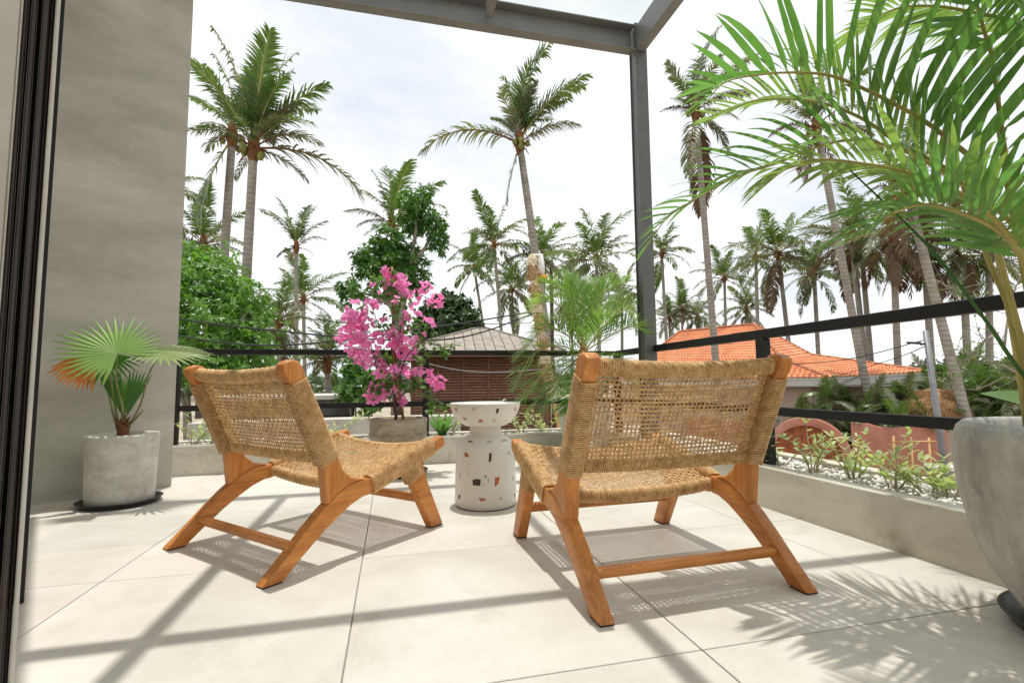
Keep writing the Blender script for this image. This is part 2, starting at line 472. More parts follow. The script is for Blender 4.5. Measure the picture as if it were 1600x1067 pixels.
M['greywall'] = concrete('old_cement', (0.36, 0.34, 0.30), (0.50, 0.48, 0.43), (0.62, 0.60, 0.55), 1.0, 0.85)
M['darkwall'] = concrete('dark_cement', (0.06, 0.056, 0.05), (0.10, 0.095, 0.085), (0.16, 0.15, 0.135), 1.0, 0.85)

# ------------------------------------------------------------------ where things stand (world coordinates, metres)
DOOR = [('plaster_jamb', 0.9, 1.0, -0.64788, -0.57345, 'wall', -0.02, 3.19), ('plaster_edge', 0.905, 0.99, -0.57326, -0.57004, 'cream', -0.02, 3.19),
 ('frame_profile', 0.93, 1.06, -0.56985, -0.56409, 'brownframe', 0.0, 3.19), ('frame_black_strip', 0.945, 1.05, -0.56396, -0.56125, 'blackgap', 0.0, 3.19),
 ('frame_profile', 0.92, 1.06, -0.56106, -0.55455, 'brownframe', 0.0, 3.19), ('frame_black_strip', 0.955, 1.05, -0.55442, -0.54938, 'blackgap', 0.0, 3.19),
 ('frame_profile', 0.91, 1.04, -0.54925, -0.54153, 'brownframe', 0.0, 3.19), ('frame_profile', 0.935, 1.04, -0.5414, -0.5359, 'brownframe', 0.0, 3.19),
 ('plaster_edge', 0.9, 1.0, -0.53556, -0.52986, 'cream', -0.02, 3.19), ('frame_black_strip', 2.05, 2.12, -0.54219, -0.52512, 'blackgap', 0.0, 3.19)]  # last strip: black bar standing in for the shade of the recess
CHIPS = [(1, -2.716, 0.488, 0.0196, 0.0233, 'chip_pink'), (1, -2.054, 0.491, 0.0319, 0.0172, 'chip_tan'), (1, -1.427, 0.482, 0.0258, 0.0245, 'chip_brown'),
 (1, -0.721, 0.486, 0.0221, 0.0245, 'chip_pink'), (1, -2.447, 0.443, 0.0258, 0.0184, 'chip_grey'), (1, -1.937, 0.433, 0.038, 0.0159, 'chip_red'),
 (1, -1.452, 0.434, 0.0196, 0.0172, 'chip_tan'), (1, -0.995, 0.431, 0.0184, 0.0098, 'chip_tan'), (0, -2.386, 0.33, 0.0294, 0.0086, 'chip_brown'),
 (0, -1.599, 0.33, 0.0344, 0.0159, 'chip_tan'), (0, -0.908, 0.33, 0.0282, 0.0061, 'chip_grey'), (0, -2.421, 0.267, 0.0245, 0.0307, 'chip_red'),
 (0, -1.623, 0.257, 0.0258, 0.0442, 'chip_brown'), (0, -0.876, 0.269, 0.0209, 0.0245, 'chip_tan'), (0, -2.317, 0.182, 0.0086, 0.0147, 'chip_tan'),
 (0, -2.036, 0.14, 0.0356, 0.0356, 'chip_brown'), (0, -1.754, 0.167, 0.011, 0.0147, 'chip_grey'), (0, -1.676, 0.148, 0.0074, 0.0245, 'chip_grey'),
 (0, -1.803, 0.132, 0.0049, 0.011, 'chip_grey'), (0, -1.39, 0.141, 0.0282, 0.0466, 'chip_red'), (0, -0.658, 0.141, 0.011, 0.027, 'chip_tan'),
 (0, -2.737, 0.058, 0.0172, 0.0258, 'chip_brown'), (0, -1.853, 0.06, 0.0344, 0.0233, 'chip_red'), (0, -1.27, 0.059, 0.0196, 0.0209, 'chip_tan'),
 (0, -0.56, 0.055, 0.0159, 0.027, 'chip_grey'), (0, -1.919, -0.002, 0.0491, 0.0159, 'chip_tan'), (0, -2.727, 0.161, 0.0086, 0.0307, 'chip_tan'),
 (0, -2.532, 0.233, 0.0061, 0.0061, 'chip_grey'), (0, -2.37, 0.226, 0.0061, 0.0049, 'chip_grey')]
ARECA = [('areca', 0.34, 1.0, 27,
  [(1.529, 0.95, 1.193), (1.469, 0.992, 1.291), (1.426, 1.022, 1.352), (1.35, 1.076, 1.44), (1.268, 1.132, 1.517), (1.198, 1.178, 1.548), (1.118, 1.227, 1.564),
   (1.017, 1.282, 1.559), (0.96, 1.305, 1.501)]),
 ('areca_pale', 0.3, 0.55, 28,
  [(1.608, 1.049, 1.208), (1.522, 1.146, 1.343), (1.46, 1.209, 1.45), (1.39, 1.276, 1.529), (1.311, 1.345, 1.577), (1.222, 1.416, 1.597), (1.103, 1.498, 1.568)]),
 ('areca', 0.3, 0.5, 32,
  [(1.617, 0.919, 0.985), (1.591, 0.953, 1.07), (1.55, 1.007, 1.163), (1.503, 1.066, 1.25), (1.461, 1.116, 1.31), (1.389, 1.195, 1.365), (1.318, 1.265, 1.364),
   (1.237, 1.337, 1.337), (1.147, 1.408, 1.317), (1.048, 1.476, 1.265), (0.947, 1.537, 1.197), (0.88, 1.57, 1.093)]),
 ('areca_pale', 0.26, 0.2, 28,
  [(1.44, 0.826, 0.904), (1.4, 0.85, 1.001), (1.34, 0.898, 1.089), (1.266, 0.959, 1.153), (1.206, 1.008, 1.187), (1.13, 1.064, 1.216), (1.062, 1.109, 1.204),
   (1.001, 1.144, 1.153)]),
 ('areca', 0.3, 0.35, 19,
  [(1.688, 0.977, 1.083), (1.636, 0.956, 1.309), (1.593, 0.937, 1.495), (1.571, 0.937, 1.573), (1.549, 0.935, 1.654), (1.513, 0.935, 1.779), (1.47, 0.95, 1.897)]),
 ('areca', 0.3, 0.3, 22, [(1.494, 0.852, 0.898), (1.429, 0.861, 0.976), (1.351, 0.888, 1.024), (1.28, 0.914, 1.048), (1.222, 0.936, 1.035), (1.157, 0.955, 0.994)]),
 ('areca_pale', 0.34, 0.3, 26, [(1.74, 0.881, 1.516), (1.681, 0.924, 1.601), (1.609, 0.981, 1.663), (1.543, 1.033, 1.711), (1.47, 1.088, 1.733), (1.393, 1.139, 1.695)]),
 ('areca', 0.32, 0.3, 18, [(1.524, 0.797, 0.932), (1.497, 0.776, 1.106), (1.471, 0.764, 1.251), (1.442, 0.759, 1.399), (1.406, 0.764, 1.554)]),
 ('areca', 0.32, 0.3, 26, [(1.62, 0.84, 1.4), (1.5, 0.88, 2.0), (1.3, 0.92, 2.35), (1.08, 0.97, 2.32), (0.9, 1.03, 2.14)]),
 ('areca', 0.34, 0.5, 26, [(1.78, 0.86, 1.4), (1.86, 1.0, 2.1), (1.92, 1.15, 2.6), (1.92, 1.35, 2.8), (1.86, 1.6, 2.75)]),
 ('areca', 0.34, 0.5, 24, [(1.8, 0.72, 1.2), (2.0, 0.55, 1.7), (2.25, 0.35, 1.9), (2.5, 0.2, 1.75)])]
ARECA_SPEAR = [(1.552, 0.912, 0.627), (1.492, 0.944, 0.768), (1.411, 0.99, 0.944), (1.34, 1.034, 1.069), (1.255, 1.086, 1.206)]
FAN = {'A': (-1.357, 2.898, 0.784),
 'B': (-1.216, 3.036, 0.803),
 'C': (-1.494, 2.987, 0.802),
 'D': (-1.483, 3.06, 0.8),
 'E0': (-1.403, 3.075, 0.469),
 'E1': (-1.456, 3.028, 0.693),
 'F0': (-1.383, 3.084, 0.461),
 'F1': (-1.319, 3.09, 0.694),
 'G0': (-1.407, 3.117, 0.459),
 'G1': (-1.408, 3.138, 0.667),
 'base': (-1.403, 3.097, 0.379),
 'stub': (-1.311, 3.094, 0.493)}
DATE = [[(1.457, 3.618, 0.851), (1.319, 3.617, 1.151), (1.14, 3.625, 1.238), (0.944, 3.629, 1.07)],
 [(1.457, 3.618, 0.851), (1.444, 3.73, 1.222), (1.322, 3.881, 1.328), (1.165, 4.035, 1.294)],
 [(1.457, 3.618, 0.851), (1.509, 3.542, 1.195), (1.589, 3.452, 1.312), (1.714, 3.336, 1.372)],
 [(1.457, 3.618, 0.851), (1.646, 3.591, 1.078), (1.835, 3.554, 1.195), (1.926, 3.506, 1.17)],
 [(1.457, 3.618, 0.851), (1.624, 3.435, 0.976), (1.714, 3.279, 1.019), (1.768, 3.193, 0.964)],
 [(1.456, 3.618, 0.841), (1.203, 3.552, 0.894), (0.998, 3.511, 0.804), (0.86, 3.496, 0.58)],
 [(1.456, 3.618, 0.841), (1.23, 3.489, 0.794), (1.027, 3.45, 0.643), (0.887, 3.437, 0.47)],
 [(1.456, 3.618, 0.841), (1.299, 3.486, 0.736), (1.156, 3.43, 0.586), (1.062, 3.419, 0.422)],
 [(1.457, 3.618, 0.851), (1.482, 3.715, 1.22), (1.475, 3.772, 1.378), (1.406, 3.852, 1.51)],
 [(1.456, 3.618, 0.841), (1.646, 3.646, 0.802), (1.81, 3.679, 0.726), (1.911, 3.684, 0.596)],
 [(1.456, 3.618, 0.841), (1.329, 3.399, 0.649), (1.243, 3.272, 0.536), (1.191, 3.238, 0.428)],
 [(1.457, 3.618, 0.851), (1.369, 3.758, 1.093), (1.222, 3.861, 1.103), (1.058, 3.909, 0.878)],
 [(1.457, 3.618, 0.851), (1.653, 3.752, 1.177), (1.843, 3.83, 1.302), (2.003, 3.805, 1.138)],
 [(1.457, 3.618, 0.851), (1.358, 3.603, 1.225), (1.259, 3.585, 1.345), (1.109, 3.582, 1.389)],
 [(1.457, 3.618, 0.851), (1.608, 3.826, 1.295), (1.719, 3.941, 1.458), (1.863, 3.986, 1.546)],
 [(1.457, 3.618, 0.851), (1.276, 3.579, 0.996), (1.098, 3.586, 0.994), (0.91, 3.586, 0.798)],
 [(1.456, 3.618, 0.841), (1.484, 3.389, 0.979), (1.529, 3.259, 1.069), (1.63, 3.154, 1.185)],
 [(1.456, 3.618, 0.841), (1.338, 3.77, 0.705), (1.229, 3.859, 0.551), (1.092, 3.9, 0.397)]]
BLOOM = [(-0.044, 3.52, 1.387, 0.0492), (0.005, 3.57, 1.37, 0.0352), (0.046, 3.44, 1.323, 0.0563), (0.069, 3.508, 1.287, 0.0352), (0.093, 3.626, 1.28, 0.0394),
 (-0.087, 3.627, 1.304, 0.0352), (-0.114, 3.387, 1.279, 0.0197), (-0.146, 3.411, 1.15, 0.0281), (-0.105, 3.364, 1.151, 0.0281), (-0.082, 3.486, 1.157, 0.0211),
 (-0.239, 3.351, 1.085, 0.0703), (-0.28, 3.48, 1.036, 0.0563), (-0.317, 3.537, 0.947, 0.0492), (-0.312, 3.422, 0.902, 0.0281), (-0.225, 3.553, 0.992, 0.0563),
 (-0.177, 3.529, 1.033, 0.0422), (-0.211, 3.351, 0.891, 0.0563), (-0.26, 3.514, 0.834, 0.0492), (-0.188, 3.425, 0.781, 0.0563), (-0.111, 3.477, 0.791, 0.0352),
 (-0.138, 3.435, 0.912, 0.0422), (-0.128, 3.563, 0.852, 0.0281), (-0.011, 3.487, 0.911, 0.0591), (0.062, 3.398, 0.911, 0.0422), (0.1, 3.517, 0.879, 0.0563),
 (0.053, 3.592, 0.818, 0.0422), (0.132, 3.442, 0.803, 0.0352), (0.011, 3.419, 0.699, 0.0352), (0.072, 3.47, 0.7, 0.0352), (0.126, 3.638, 0.689, 0.0492),
 (0.174, 3.648, 1.272, 0.0352), (0.227, 3.551, 1.301, 0.0352), (0.209, 3.624, 1.329, 0.0211), (0.297, 3.6, 1.218, 0.0506), (0.243, 3.459, 1.068, 0.0281),
 (0.257, 3.369, 1.015, 0.0141), (0.149, 3.549, 1.166, 0.0253), (0.169, 3.519, 1.118, 0.0211), (0.09, 3.461, 1.072, 0.0394), (-0.019, 3.42, 1.002, 0.0211),
 (0.252, 3.467, 0.656, 0.0422), (0.317, 3.481, 0.613, 0.0506), (0.284, 3.422, 0.621, 0.0338), (-0.114, 3.439, 0.557, 0.0506), (-0.069, 3.491, 0.576, 0.0422),
 (-0.14, 3.614, 0.533, 0.0253), (0.068, 3.531, 0.51, 0.0394), (-0.038, 3.438, 0.515, 0.0197), (0.005, 3.436, 0.589, 0.0281), (-0.077, 3.49, 0.715, 0.0309),
 (-0.101, 3.412, 0.692, 0.0253), (0.179, 3.408, 0.698, 0.0253), (0.204, 3.503, 0.957, 0.0169), (0.03, 3.377, 1.187, 0.0169), (-0.035, 3.5, 1.232, 0.0169),
 (-0.086, 3.461, 0.943, 0.0253), (0.158, 3.566, 0.926, 0.0225), (-0.062, 3.581, 1.063, 0.0197), (0.072, 3.564, 0.998, 0.0281), (-0.044, 3.563, 0.688, 0.0225),
 (-0.009, 3.466, 0.645, 0.0197)]
BOUGLEAF = [(-0.134, 3.568, 1.343, 0.0563), (-0.036, 3.472, 1.305, 0.0633), (0.049, 3.542, 1.213, 0.0633), (-0.062, 3.467, 1.211, 0.0563), (-0.158, 3.5, 1.214, 0.0492),
 (-0.19, 3.383, 1.097, 0.0422), (0.008, 3.443, 1.082, 0.0703), (-0.077, 3.661, 1.006, 0.0633), (0.131, 3.437, 1.028, 0.0563), (0.208, 3.571, 1.03, 0.0422),
 (0.051, 3.565, 0.969, 0.0563), (-0.197, 3.582, 0.853, 0.0492), (-0.098, 3.511, 0.764, 0.0563), (-0.003, 3.549, 0.78, 0.0563), (0.171, 3.386, 0.759, 0.0492),
 (0.012, 3.392, 0.624, 0.0633), (-0.068, 3.429, 0.624, 0.0492), (0.106, 3.414, 0.609, 0.0492), (-0.132, 3.397, 0.598, 0.0422), (0.173, 3.404, 0.622, 0.0422),
 (0.236, 3.528, 0.55, 0.0422), (0.283, 3.415, 0.482, 0.0394), (0.273, 3.645, 0.43, 0.0253), (0.353, 3.557, 0.468, 0.0253), (0.206, 3.526, 0.866, 0.0352),
 (0.281, 3.571, 0.891, 0.0352), (0.326, 3.434, 0.874, 0.0352), (0.389, 3.627, 0.866, 0.0338), (0.423, 3.597, 0.902, 0.0197), (0.252, 3.579, 0.84, 0.0281),
 (0.289, 3.502, 0.966, 0.0211), (0.169, 3.619, 0.666, 0.0422), (0.082, 3.592, 0.753, 0.0422), (-0.251, 3.559, 0.936, 0.0352), (-0.285, 3.633, 1.0, 0.0281),
 (0.091, 3.559, 1.349, 0.0352), (0.005, 3.48, 1.395, 0.0197), (0.177, 3.531, 0.924, 0.0352), (0.359, 3.41, 0.816, 0.0225)]
BOUGWOOD = [[(0.025, 3.52, 0.369), (0.022, 3.52, 0.442), (0.018, 3.51, 0.568), (0.019, 3.5, 0.708), (0.01, 3.49, 0.848), (0.005, 3.5, 1.061), (-0.008, 3.5, 1.276),
  (-0.016, 3.5, 1.391)],
 [(0.014, 3.52, 0.442), (-0.021, 3.5, 0.513), (-0.061, 3.449, 0.57), (-0.102, 3.418, 0.706), (-0.136, 3.397, 0.868), (-0.201, 3.374, 0.987), (-0.241, 3.371, 1.087)],
 [(0.018, 3.51, 0.568), (0.052, 3.46, 0.679), (0.105, 3.438, 0.817), (0.172, 3.416, 0.886), (0.253, 3.391, 0.891), (0.36, 3.361, 0.862), (0.395, 3.357, 0.89)],
 [(0.019, 3.5, 0.736), (-0.033, 3.55, 0.952), (-0.097, 3.579, 1.047), (-0.147, 3.597, 1.172), (-0.113, 3.578, 1.302)],
 [(0.01, 3.49, 0.848), (0.057, 3.5, 1.005), (0.077, 3.519, 1.108), (0.16, 3.496, 1.237), (0.279, 3.469, 1.193)],
 [(0.017, 3.52, 0.497), (0.108, 3.478, 0.567), (0.202, 3.434, 0.58), (0.269, 3.409, 0.483), (0.337, 3.403, 0.468)],
 [(0.017, 3.5, 0.624), (0.148, 3.457, 0.65), (0.241, 3.411, 0.663), (0.301, 3.387, 0.621)],
 [(0.016, 3.5, 0.75), (-0.098, 3.499, 0.792), (-0.205, 3.494, 0.819), (-0.272, 3.489, 0.846), (-0.312, 3.486, 0.929)],
 [(0.005, 3.5, 1.061), (0.034, 3.52, 1.267), (0.075, 3.519, 1.341)]]
STAKES = [[(0.078, 3.499, 0.369), (0.011, 3.5, 0.778), (0.002, 3.5, 1.061), (-0.009, 3.5, 1.435)]]
SHRUB_SIDE = [(1.98, 2.215, 0.16, 0.301), (1.98, 2.01, 0.16, 0.287), (2.02, 1.835, 0.16, 0.223), (2.0, 1.633, 0.16, 0.245), (2.02, 1.513, 0.16, 0.173), (2.02, 1.442, 0.16, 0.175)]
SHRUB_FRONT = [(-1.417, 4.1, 0.165, 0.327), (-1.287, 4.1, 0.165, 0.245), (-0.411, 4.1, 0.165, 0.273), (-0.108, 4.1, 0.165, 0.245), (0.449, 4.1, 0.165, 0.284),
 (1.071, 4.1, 0.165, 0.327), (1.281, 4.1, 0.165, 0.218)]
PALMS = [((-3.8, 14.51, 7.13), (-3.9, 14.48, 1.59), (-3.97, 14.47, -2.8), 2.85, 'wind_a',
  'tall coconut palm with thick upright crown and one long drooping frond, beside its twin'),
 ((-5.02, 16.76, 8.49), (-5.12, 16.73, 4.22), (-5.29, 16.68, -2.8), 2.86, 'wind_b', 'slimmer of the tall twin coconut palms, one frond hanging along its trunk'),
 ((-5.71, 31.49, 8.83), (-5.57, 31.51, 2.74), (-5.44, 31.53, -2.8), 2.94, 'plume',
  'slender coconut palm with a small upright plume, standing alone beside the tall pair'),
 ((-5.91, 35.51, 6.36), (-5.72, 35.54, 1.5), (-5.56, 35.57, -2.8), 2.87, 'open',
  'short slender coconut palm with star shaped crown, just behind the lone small plume palm'),
 ((-7.74, 22.72, 6.45), (-7.49, 22.8, 1.73), (-7.26, 22.88, -2.8), 2.15, 'open', 'coconut palm half hidden by the concrete wall above the bright leafy tree'),
 ((-9.16, 22.18, 8.44), (-8.99, 22.25, 3.75), (-8.75, 22.35, -2.8), 2.07, 'open', 'coconut palm mostly behind the concrete wall, only frond tips showing'),
 ((-0.08, 21.0, 7.29), (0.23, 21.0, 1.66), (0.48, 21.0, -2.8), 2.71, 'wind_c', 'coconut palm rising straight behind the mango tree'),
 ((4.1, 15.47, 8.59), (4.58, 15.33, 4.55), (5.46, 15.08, -2.8), 3.02, 'wind_d',
  'tall solitary windblown coconut palm above the pavilion, one long frond sweeping sideways'),
 ((7.68, 37.22, 11.32), (8.16, 37.11, 4.69), (8.71, 37.0, -2.8), 3.42, 'open', 'coconut palm with reddish trunk and round open crown behind the pavilion roof'),
 ((7.11, 43.42, 10.87), (7.93, 43.28, 5.35), (9.15, 43.07, -2.8), 3.24, 'open', 'thin coconut palm with sparse drooping crown next to the dark round tree'),
 ((11.95, 38.17, 10.85), (12.06, 38.14, 4.6), (12.19, 38.1, -2.8), 3.27, 'full', 'coconut palm whose fronds spread sideways behind the top of the woven pole'),
 ((13.63, 31.15, 8.9), (13.66, 31.14, 3.05), (13.69, 31.12, -2.8), 3.54, 'full', 'full coconut palm with orange fruit stalks behind the potted date palm'),
 ((10.91, 44.69, 9.37), (11.03, 44.66, 4.04), (11.19, 44.62, -2.8), 3.87, 'full', 'low dense coconut palm behind the red trunked palm and the woven pole'),
 ((16.89, 44.93, 8.99), (16.91, 44.92, 4.1), (16.94, 44.91, -2.8), 3.75, 'full', 'low coconut palm seen just behind the rusty pole'),
 ((20.46, 41.2, 8.1), (20.36, 41.25, 3.85), (20.19, 41.33, -2.8), 3.53, 'full', 'low coconut palm against the pergola post, behind the date palm'),
 ((11.22, 15.95, 10.86), (11.48, 15.76, 1.41), (11.6, 15.68, -2.8), 3.07, 'wind_dead',
  'tall windswept coconut palm with skirt of dead brown fronds next to the pergola post'),
 ((14.89, 14.09, 9.7), (15.57, 13.33, -0.63), (15.72, 13.17, -2.8), 2.79, 'wind_e',
  'tall coconut palm with crown behind areca leaves, leaning trunk crossing both side rails'),
 ((15.23, 11.36, 6.28), (15.73, 10.66, -0.28), (15.92, 10.4, -2.8), 2.15, 'wind_f',
  'leaning coconut palm nearest the utility pole, pale trunk ending beside the pot rim'),
 ((20.56, 34.31, 10.52), (20.66, 34.25, 4.08), (20.77, 34.19, -2.8), 2.73, 'open', 'small coconut palm with thin trunk close beside the pergola post'),
 ((27.88, 36.58, 9.34), (27.81, 36.64, 4.67), (27.69, 36.74, -2.8), 2.77, 'open', 'small coconut palm above the ridge of the orange roof, first of the row'),
 ((25.94, 30.44, 9.52), (25.86, 30.52, 4.26), (25.74, 30.62, -2.8), 2.83, 'open', 'coconut palm with upright young fronds over the hip of the orange roof'),
 ((22.31, 24.32, 8.04), (22.52, 24.12, 2.4), (22.71, 23.94, -2.8), 2.9, 'full', 'full coconut palm with hanging brown fronds above the kink of the orange roof'),
 ((25.71, 25.2, 7.13), (25.68, 25.23, 1.98), (25.67, 25.24, -2.8), 2.42, 'full', 'coconut palm with one straight slim trunk standing alone behind the lower orange roof'),
 ((21.82, 19.1, 7.5), (21.97, 18.93, 1.58), (22.08, 18.8, -2.8), 2.7, 'full_dead', 'coconut palm with grey sagging fronds behind the tall leaning trunk'),
 ((23.58, 20.12, 7.63), (23.64, 20.06, 1.48), (23.67, 20.02, -2.8), 2.33, 'full', 'coconut palm sharing its crown with the grey sagging palm, second trunk of that pair'),
 ((20.48, 16.01, 6.63), (20.39, 16.13, 1.23), (20.32, 16.22, -2.8), 2.33, 'full_dead',
  'coconut palm with big drooping crown and slightly crooked pale trunk over the roof end'),
 ((31.66, 38.7, 7.06), (31.62, 38.73, 3.75), (31.56, 38.78, -2.8), 2.95, 'full', 'low coconut palm just over the ridge tiles of the orange roof'),
 ((29.32, 45.35, 7.97), (29.21, 45.42, 4.23), (28.99, 45.56, -2.8), 2.94, 'full', 'distant low coconut palm in the gap beside the pergola post'),
 ((32.8, 47.83, 7.56), (32.69, 47.91, 4.09), (32.47, 48.06, -2.8), 2.84, 'full', 'distant low coconut palm beside the dead skirted palm trunk, above the roof ridge'),
 ((29.26, 47.75, 7.2), (29.22, 47.77, 4.06), (29.14, 47.82, -2.8), 2.79, 'open', 'farthest low coconut palm touching the pergola post'),
 ((21.88, 15.83, 6.33), (21.85, 15.87, 1.43), (21.82, 15.9, -2.8), 2.12, 'dead', 'coconut palm with mostly dead brown fronds behind the areca stems'),
 ((22.54, 14.86, 5.77), (22.48, 14.95, 1.39), (22.43, 15.03, -2.8), 2.09, 'dead', 'coconut palm with a red brown dead frond hanging, behind the thin bare shrub'),
 ((24.66, 15.27, 5.77), (24.52, 15.49, 1.42), (24.38, 15.71, -2.8), 2.07, 'full', 'coconut palm beside the bare shrub, mostly behind the areca stems'),
 ((-5.09, 24.48, 3.44), (-4.93, 24.51, 1.23), (-4.64, 24.57, -2.8), 2.07, 'full_dead', 'low coconut palm with ragged grey fronds behind the leafy tree'),
 ((-1.91, 15.89, 1.28), (-1.88, 15.89, -0.14), (-1.83, 15.89, -2.8), 1.52, 'low', 'young coconut palm with long low fronds behind the diagonal chair')]
TREE_BRIGHT = [(-4.37, 12.24, 2.93, 0.74), (-4.06, 12.88, 3.23, 0.71), (-3.52, 12.51, 2.57, 0.66), (-4.06, 11.82, 2.02, 0.79), (-3.48, 12.01, 1.63, 0.76), (-3.19, 12.6, 1.99, 0.62),
 (-4.25, 11.76, 1.19, 0.63), (-3.11, 12.62, 1.31, 0.56), (-3.54, 11.47, 0.91, 0.6), (-4.84, 12.07, 2.32, 0.82), (-4.55, 12.71, 3.47, 0.48), (-3.12, 13.13, 2.52, 0.37)]
TREE_BRIGHT_BASE = [(-4.23, 11.87, 0.38), (-3.87, 11.99, 0.37), (-3.56, 12.09, 0.37)]
TREE_MANGO = [(0.61, 13.99, 5.78, 0.49), (1.01, 13.96, 5.16, 0.53), (0.45, 14.29, 5.33, 0.43), (1.27, 13.94, 4.69, 0.32), (-0.19, 14.0, 4.69, 0.42), (-0.43, 13.99, 4.16, 0.49),
 (-0.67, 13.78, 3.74, 0.38), (0.01, 14.2, 4.05, 0.54), (0.54, 13.99, 3.84, 0.49), (-0.25, 14.0, 3.45, 0.46), (0.46, 14.39, 4.41, 0.36), (0.72, 13.98, 3.48, 0.35),
 (-1.09, 13.56, 3.12, 0.38), (-0.91, 13.57, 4.03, 0.21), (0.86, 13.97, 6.1, 0.28), (0.19, 14.0, 3.47, 0.42)]
TREE_MANGO_W = [[(0.1, 14.0, -0.09), (0.15, 14.0, 1.31), (0.28, 14.0, 2.74), (0.45, 13.99, 3.84), (0.62, 13.99, 4.96), (0.72, 13.98, 5.9)],
 [(0.28, 14.0, 2.92), (-0.04, 14.0, 3.64), (-0.26, 14.0, 4.36), (-0.16, 14.0, 4.8)], [(0.25, 14.0, 2.56), (-0.41, 13.99, 2.99), (-1.01, 13.96, 3.13)],
 [(0.45, 13.99, 3.84), (0.89, 13.97, 4.51), (1.16, 13.95, 5.17)], [(0.15, 14.0, 2.02), (-0.25, 14.0, 3.45), (-0.68, 13.98, 3.7)]]
TREE_DARK = [(3.26, 29.82, 5.21, 0.98), (2.5, 29.9, 4.62, 1.06), (4.11, 29.72, 4.75, 0.98), (3.21, 29.33, 3.98, 1.26), (4.6, 29.64, 3.96, 0.76), (2.04, 29.93, 3.84, 0.91),
 (2.88, 29.86, 5.6, 0.53)]
BUSH = [(-0.69, 9.47, 0.91, 0.19), (-0.48, 9.29, 0.62, 0.21), (-0.76, 9.37, 0.5, 0.21), (-0.31, 9.19, 0.73, 0.16), (-0.41, 9.19, 0.28, 0.19), (-0.15, 9.5, 1.09, 0.14)]
BUSH_RIGHT = [(24.5, 17.31, 0.63, 0.91), (25.05, 16.51, 0.76, 0.98), (25.54, 15.74, 0.88, 1.06), (25.88, 15.18, 0.6, 1.13), (27.25, 20.34, 0.71, 0.6), (23.62, 15.04, 0.09, 0.85)]
PAV = {'apex': (2.23, 13.42, 2.1), 'c0': (-0.02, 11.6, 1.37), 'c1': (4.05, 11.19, 1.36), 'floorl': (0.63, 11.98, -0.48)}
HOUSE = {'A': (14.82, 16.26, 1.37),
 'AL': (12.56, 22.76, 1.76),
 'B': (17.66, 17.7, 1.63),
 'Bk': (17.66, 17.7, 1.63),
 'C': (14.41, 13.87, 0.67),
 'E': (17.29, 12.78, 0.82),
 'F': (9.62, 20.34, 0.75),
 'RL': (15.06, 23.61, 3.22),
 'RR': (16.71, 19.92, 3.21)}
WALLP = {'ga': (12.52, 12.93, -0.56), 'l': (11.69, 13.68, -0.92), 'r': (14.67, 10.42, -0.73), 't': (12.46, 12.99, -2.29)}
POLE = [(8.87, 6.5, 1.43), (8.92, 6.43, -0.44)]
PENJOR = [(2.22, 7.686, 2.714), (2.246, 7.678, 2.371), (2.28, 7.668, 1.945), (2.324, 7.655, 1.523), (2.388, 7.635, 1.104), (2.469, 7.609, 0.637), (2.549, 7.583, 0.176),
 (2.618, 7.56, -0.33)]
RUST = [(2.581, 7.783, 2.517)]
CABLES = [[(-5.4, 10.72, 2.1), (-2.2, 9.75, 1.72), (0.91, 9.46, 1.55), (3.02, 10.58, 2.12)], [(-5.39, 10.72, 1.86), (-2.4, 9.71, 1.44), (0.31, 9.49, 1.72), (3.16, 10.54, 2.21)],
 [(-1.85, 10.84, 2.0), (-0.72, 10.98, 2.01), (1.2, 10.93, 2.02), (3.29, 11.54, 2.06)], [(0.29, 8.6, 1.04), (1.37, 8.49, 0.93), (2.67, 8.18, 0.85)],
 [(6.41, 10.15, 1.01), (8.21, 8.05, 1.07), (8.86, 6.52, 1.27)], [(13.67, 13.2, 0.63), (11.59, 9.52, 1.14), (8.87, 6.51, 1.17)]]
SHED = {'b': (-1.03, 9.44, -0.04), 'tl': (-1.38, 9.4, 0.42), 'tr': (-0.73, 9.47, 0.4)}
LOWWALL = [(-1.41, 8.48, 0.05), (-0.13, 8.6, 0.01)]
UNDER = [(14.42, 13.27, 0.2, 1.26, 'areca clump growing against the house corner, beside the tall leaning trunk'),
 (14.35, 12.76, -0.66, 1.04, 'low areca clump at the foot of the tall leaning trunk behind the pink wall'),
 (13.55, 13.88, -0.57, 0.96, 'small areca clump under the house eave near the curtained window'),
 (15.36, 12.5, -0.06, 1.27, 'areca clump behind the pink wall between the leaning trunk and the thatched hut'),
 (14.75, 11.33, -0.07, 1.01, 'areca clump close beside the steel utility pole'), (15.23, 12.18, 0.01, 0.96, 'taller areca clump in front of the end of the orange roof'),
 (17.28, 11.93, 0.22, 1.55, 'bushy palm behind the pale trunk nearest the utility pole'),
 (18.52, 11.87, 0.41, 1.74, 'spreading palm between that pale trunk and the areca pot'), (17.95, 10.9, 0.13, 1.55, 'dense palm behind the areca pot rim'),
 (19.53, 13.95, 0.63, 1.48, 'palm with grey fronds above the thatched hut'), (16.59, 11.18, -0.33, 0.99, 'low palm behind the end of the pink wall')]
THATCH = (15.77, 11.47, 0.32)
BARE = [[(7.82, 4.46, 0.14), (7.71, 4.64, 0.86), (7.79, 4.89, 1.39), (7.89, 5.11, 1.82)], [(7.75, 4.57, 0.65), (7.42, 4.73, 0.86), (7.09, 4.87, 1.0)],
 [(7.69, 4.68, 1.03), (7.91, 4.7, 1.62), (8.07, 4.62, 2.04)], [(7.81, 4.87, 1.34), (7.48, 5.01, 1.66), (7.3, 5.1, 1.94)],
 [(7.76, 4.56, 0.53), (7.26, 4.8, 0.46), (6.87, 5.01, 0.62)], [(7.66, 4.72, 1.2), (7.39, 4.77, 1.03), (7.11, 4.84, 0.62)]]
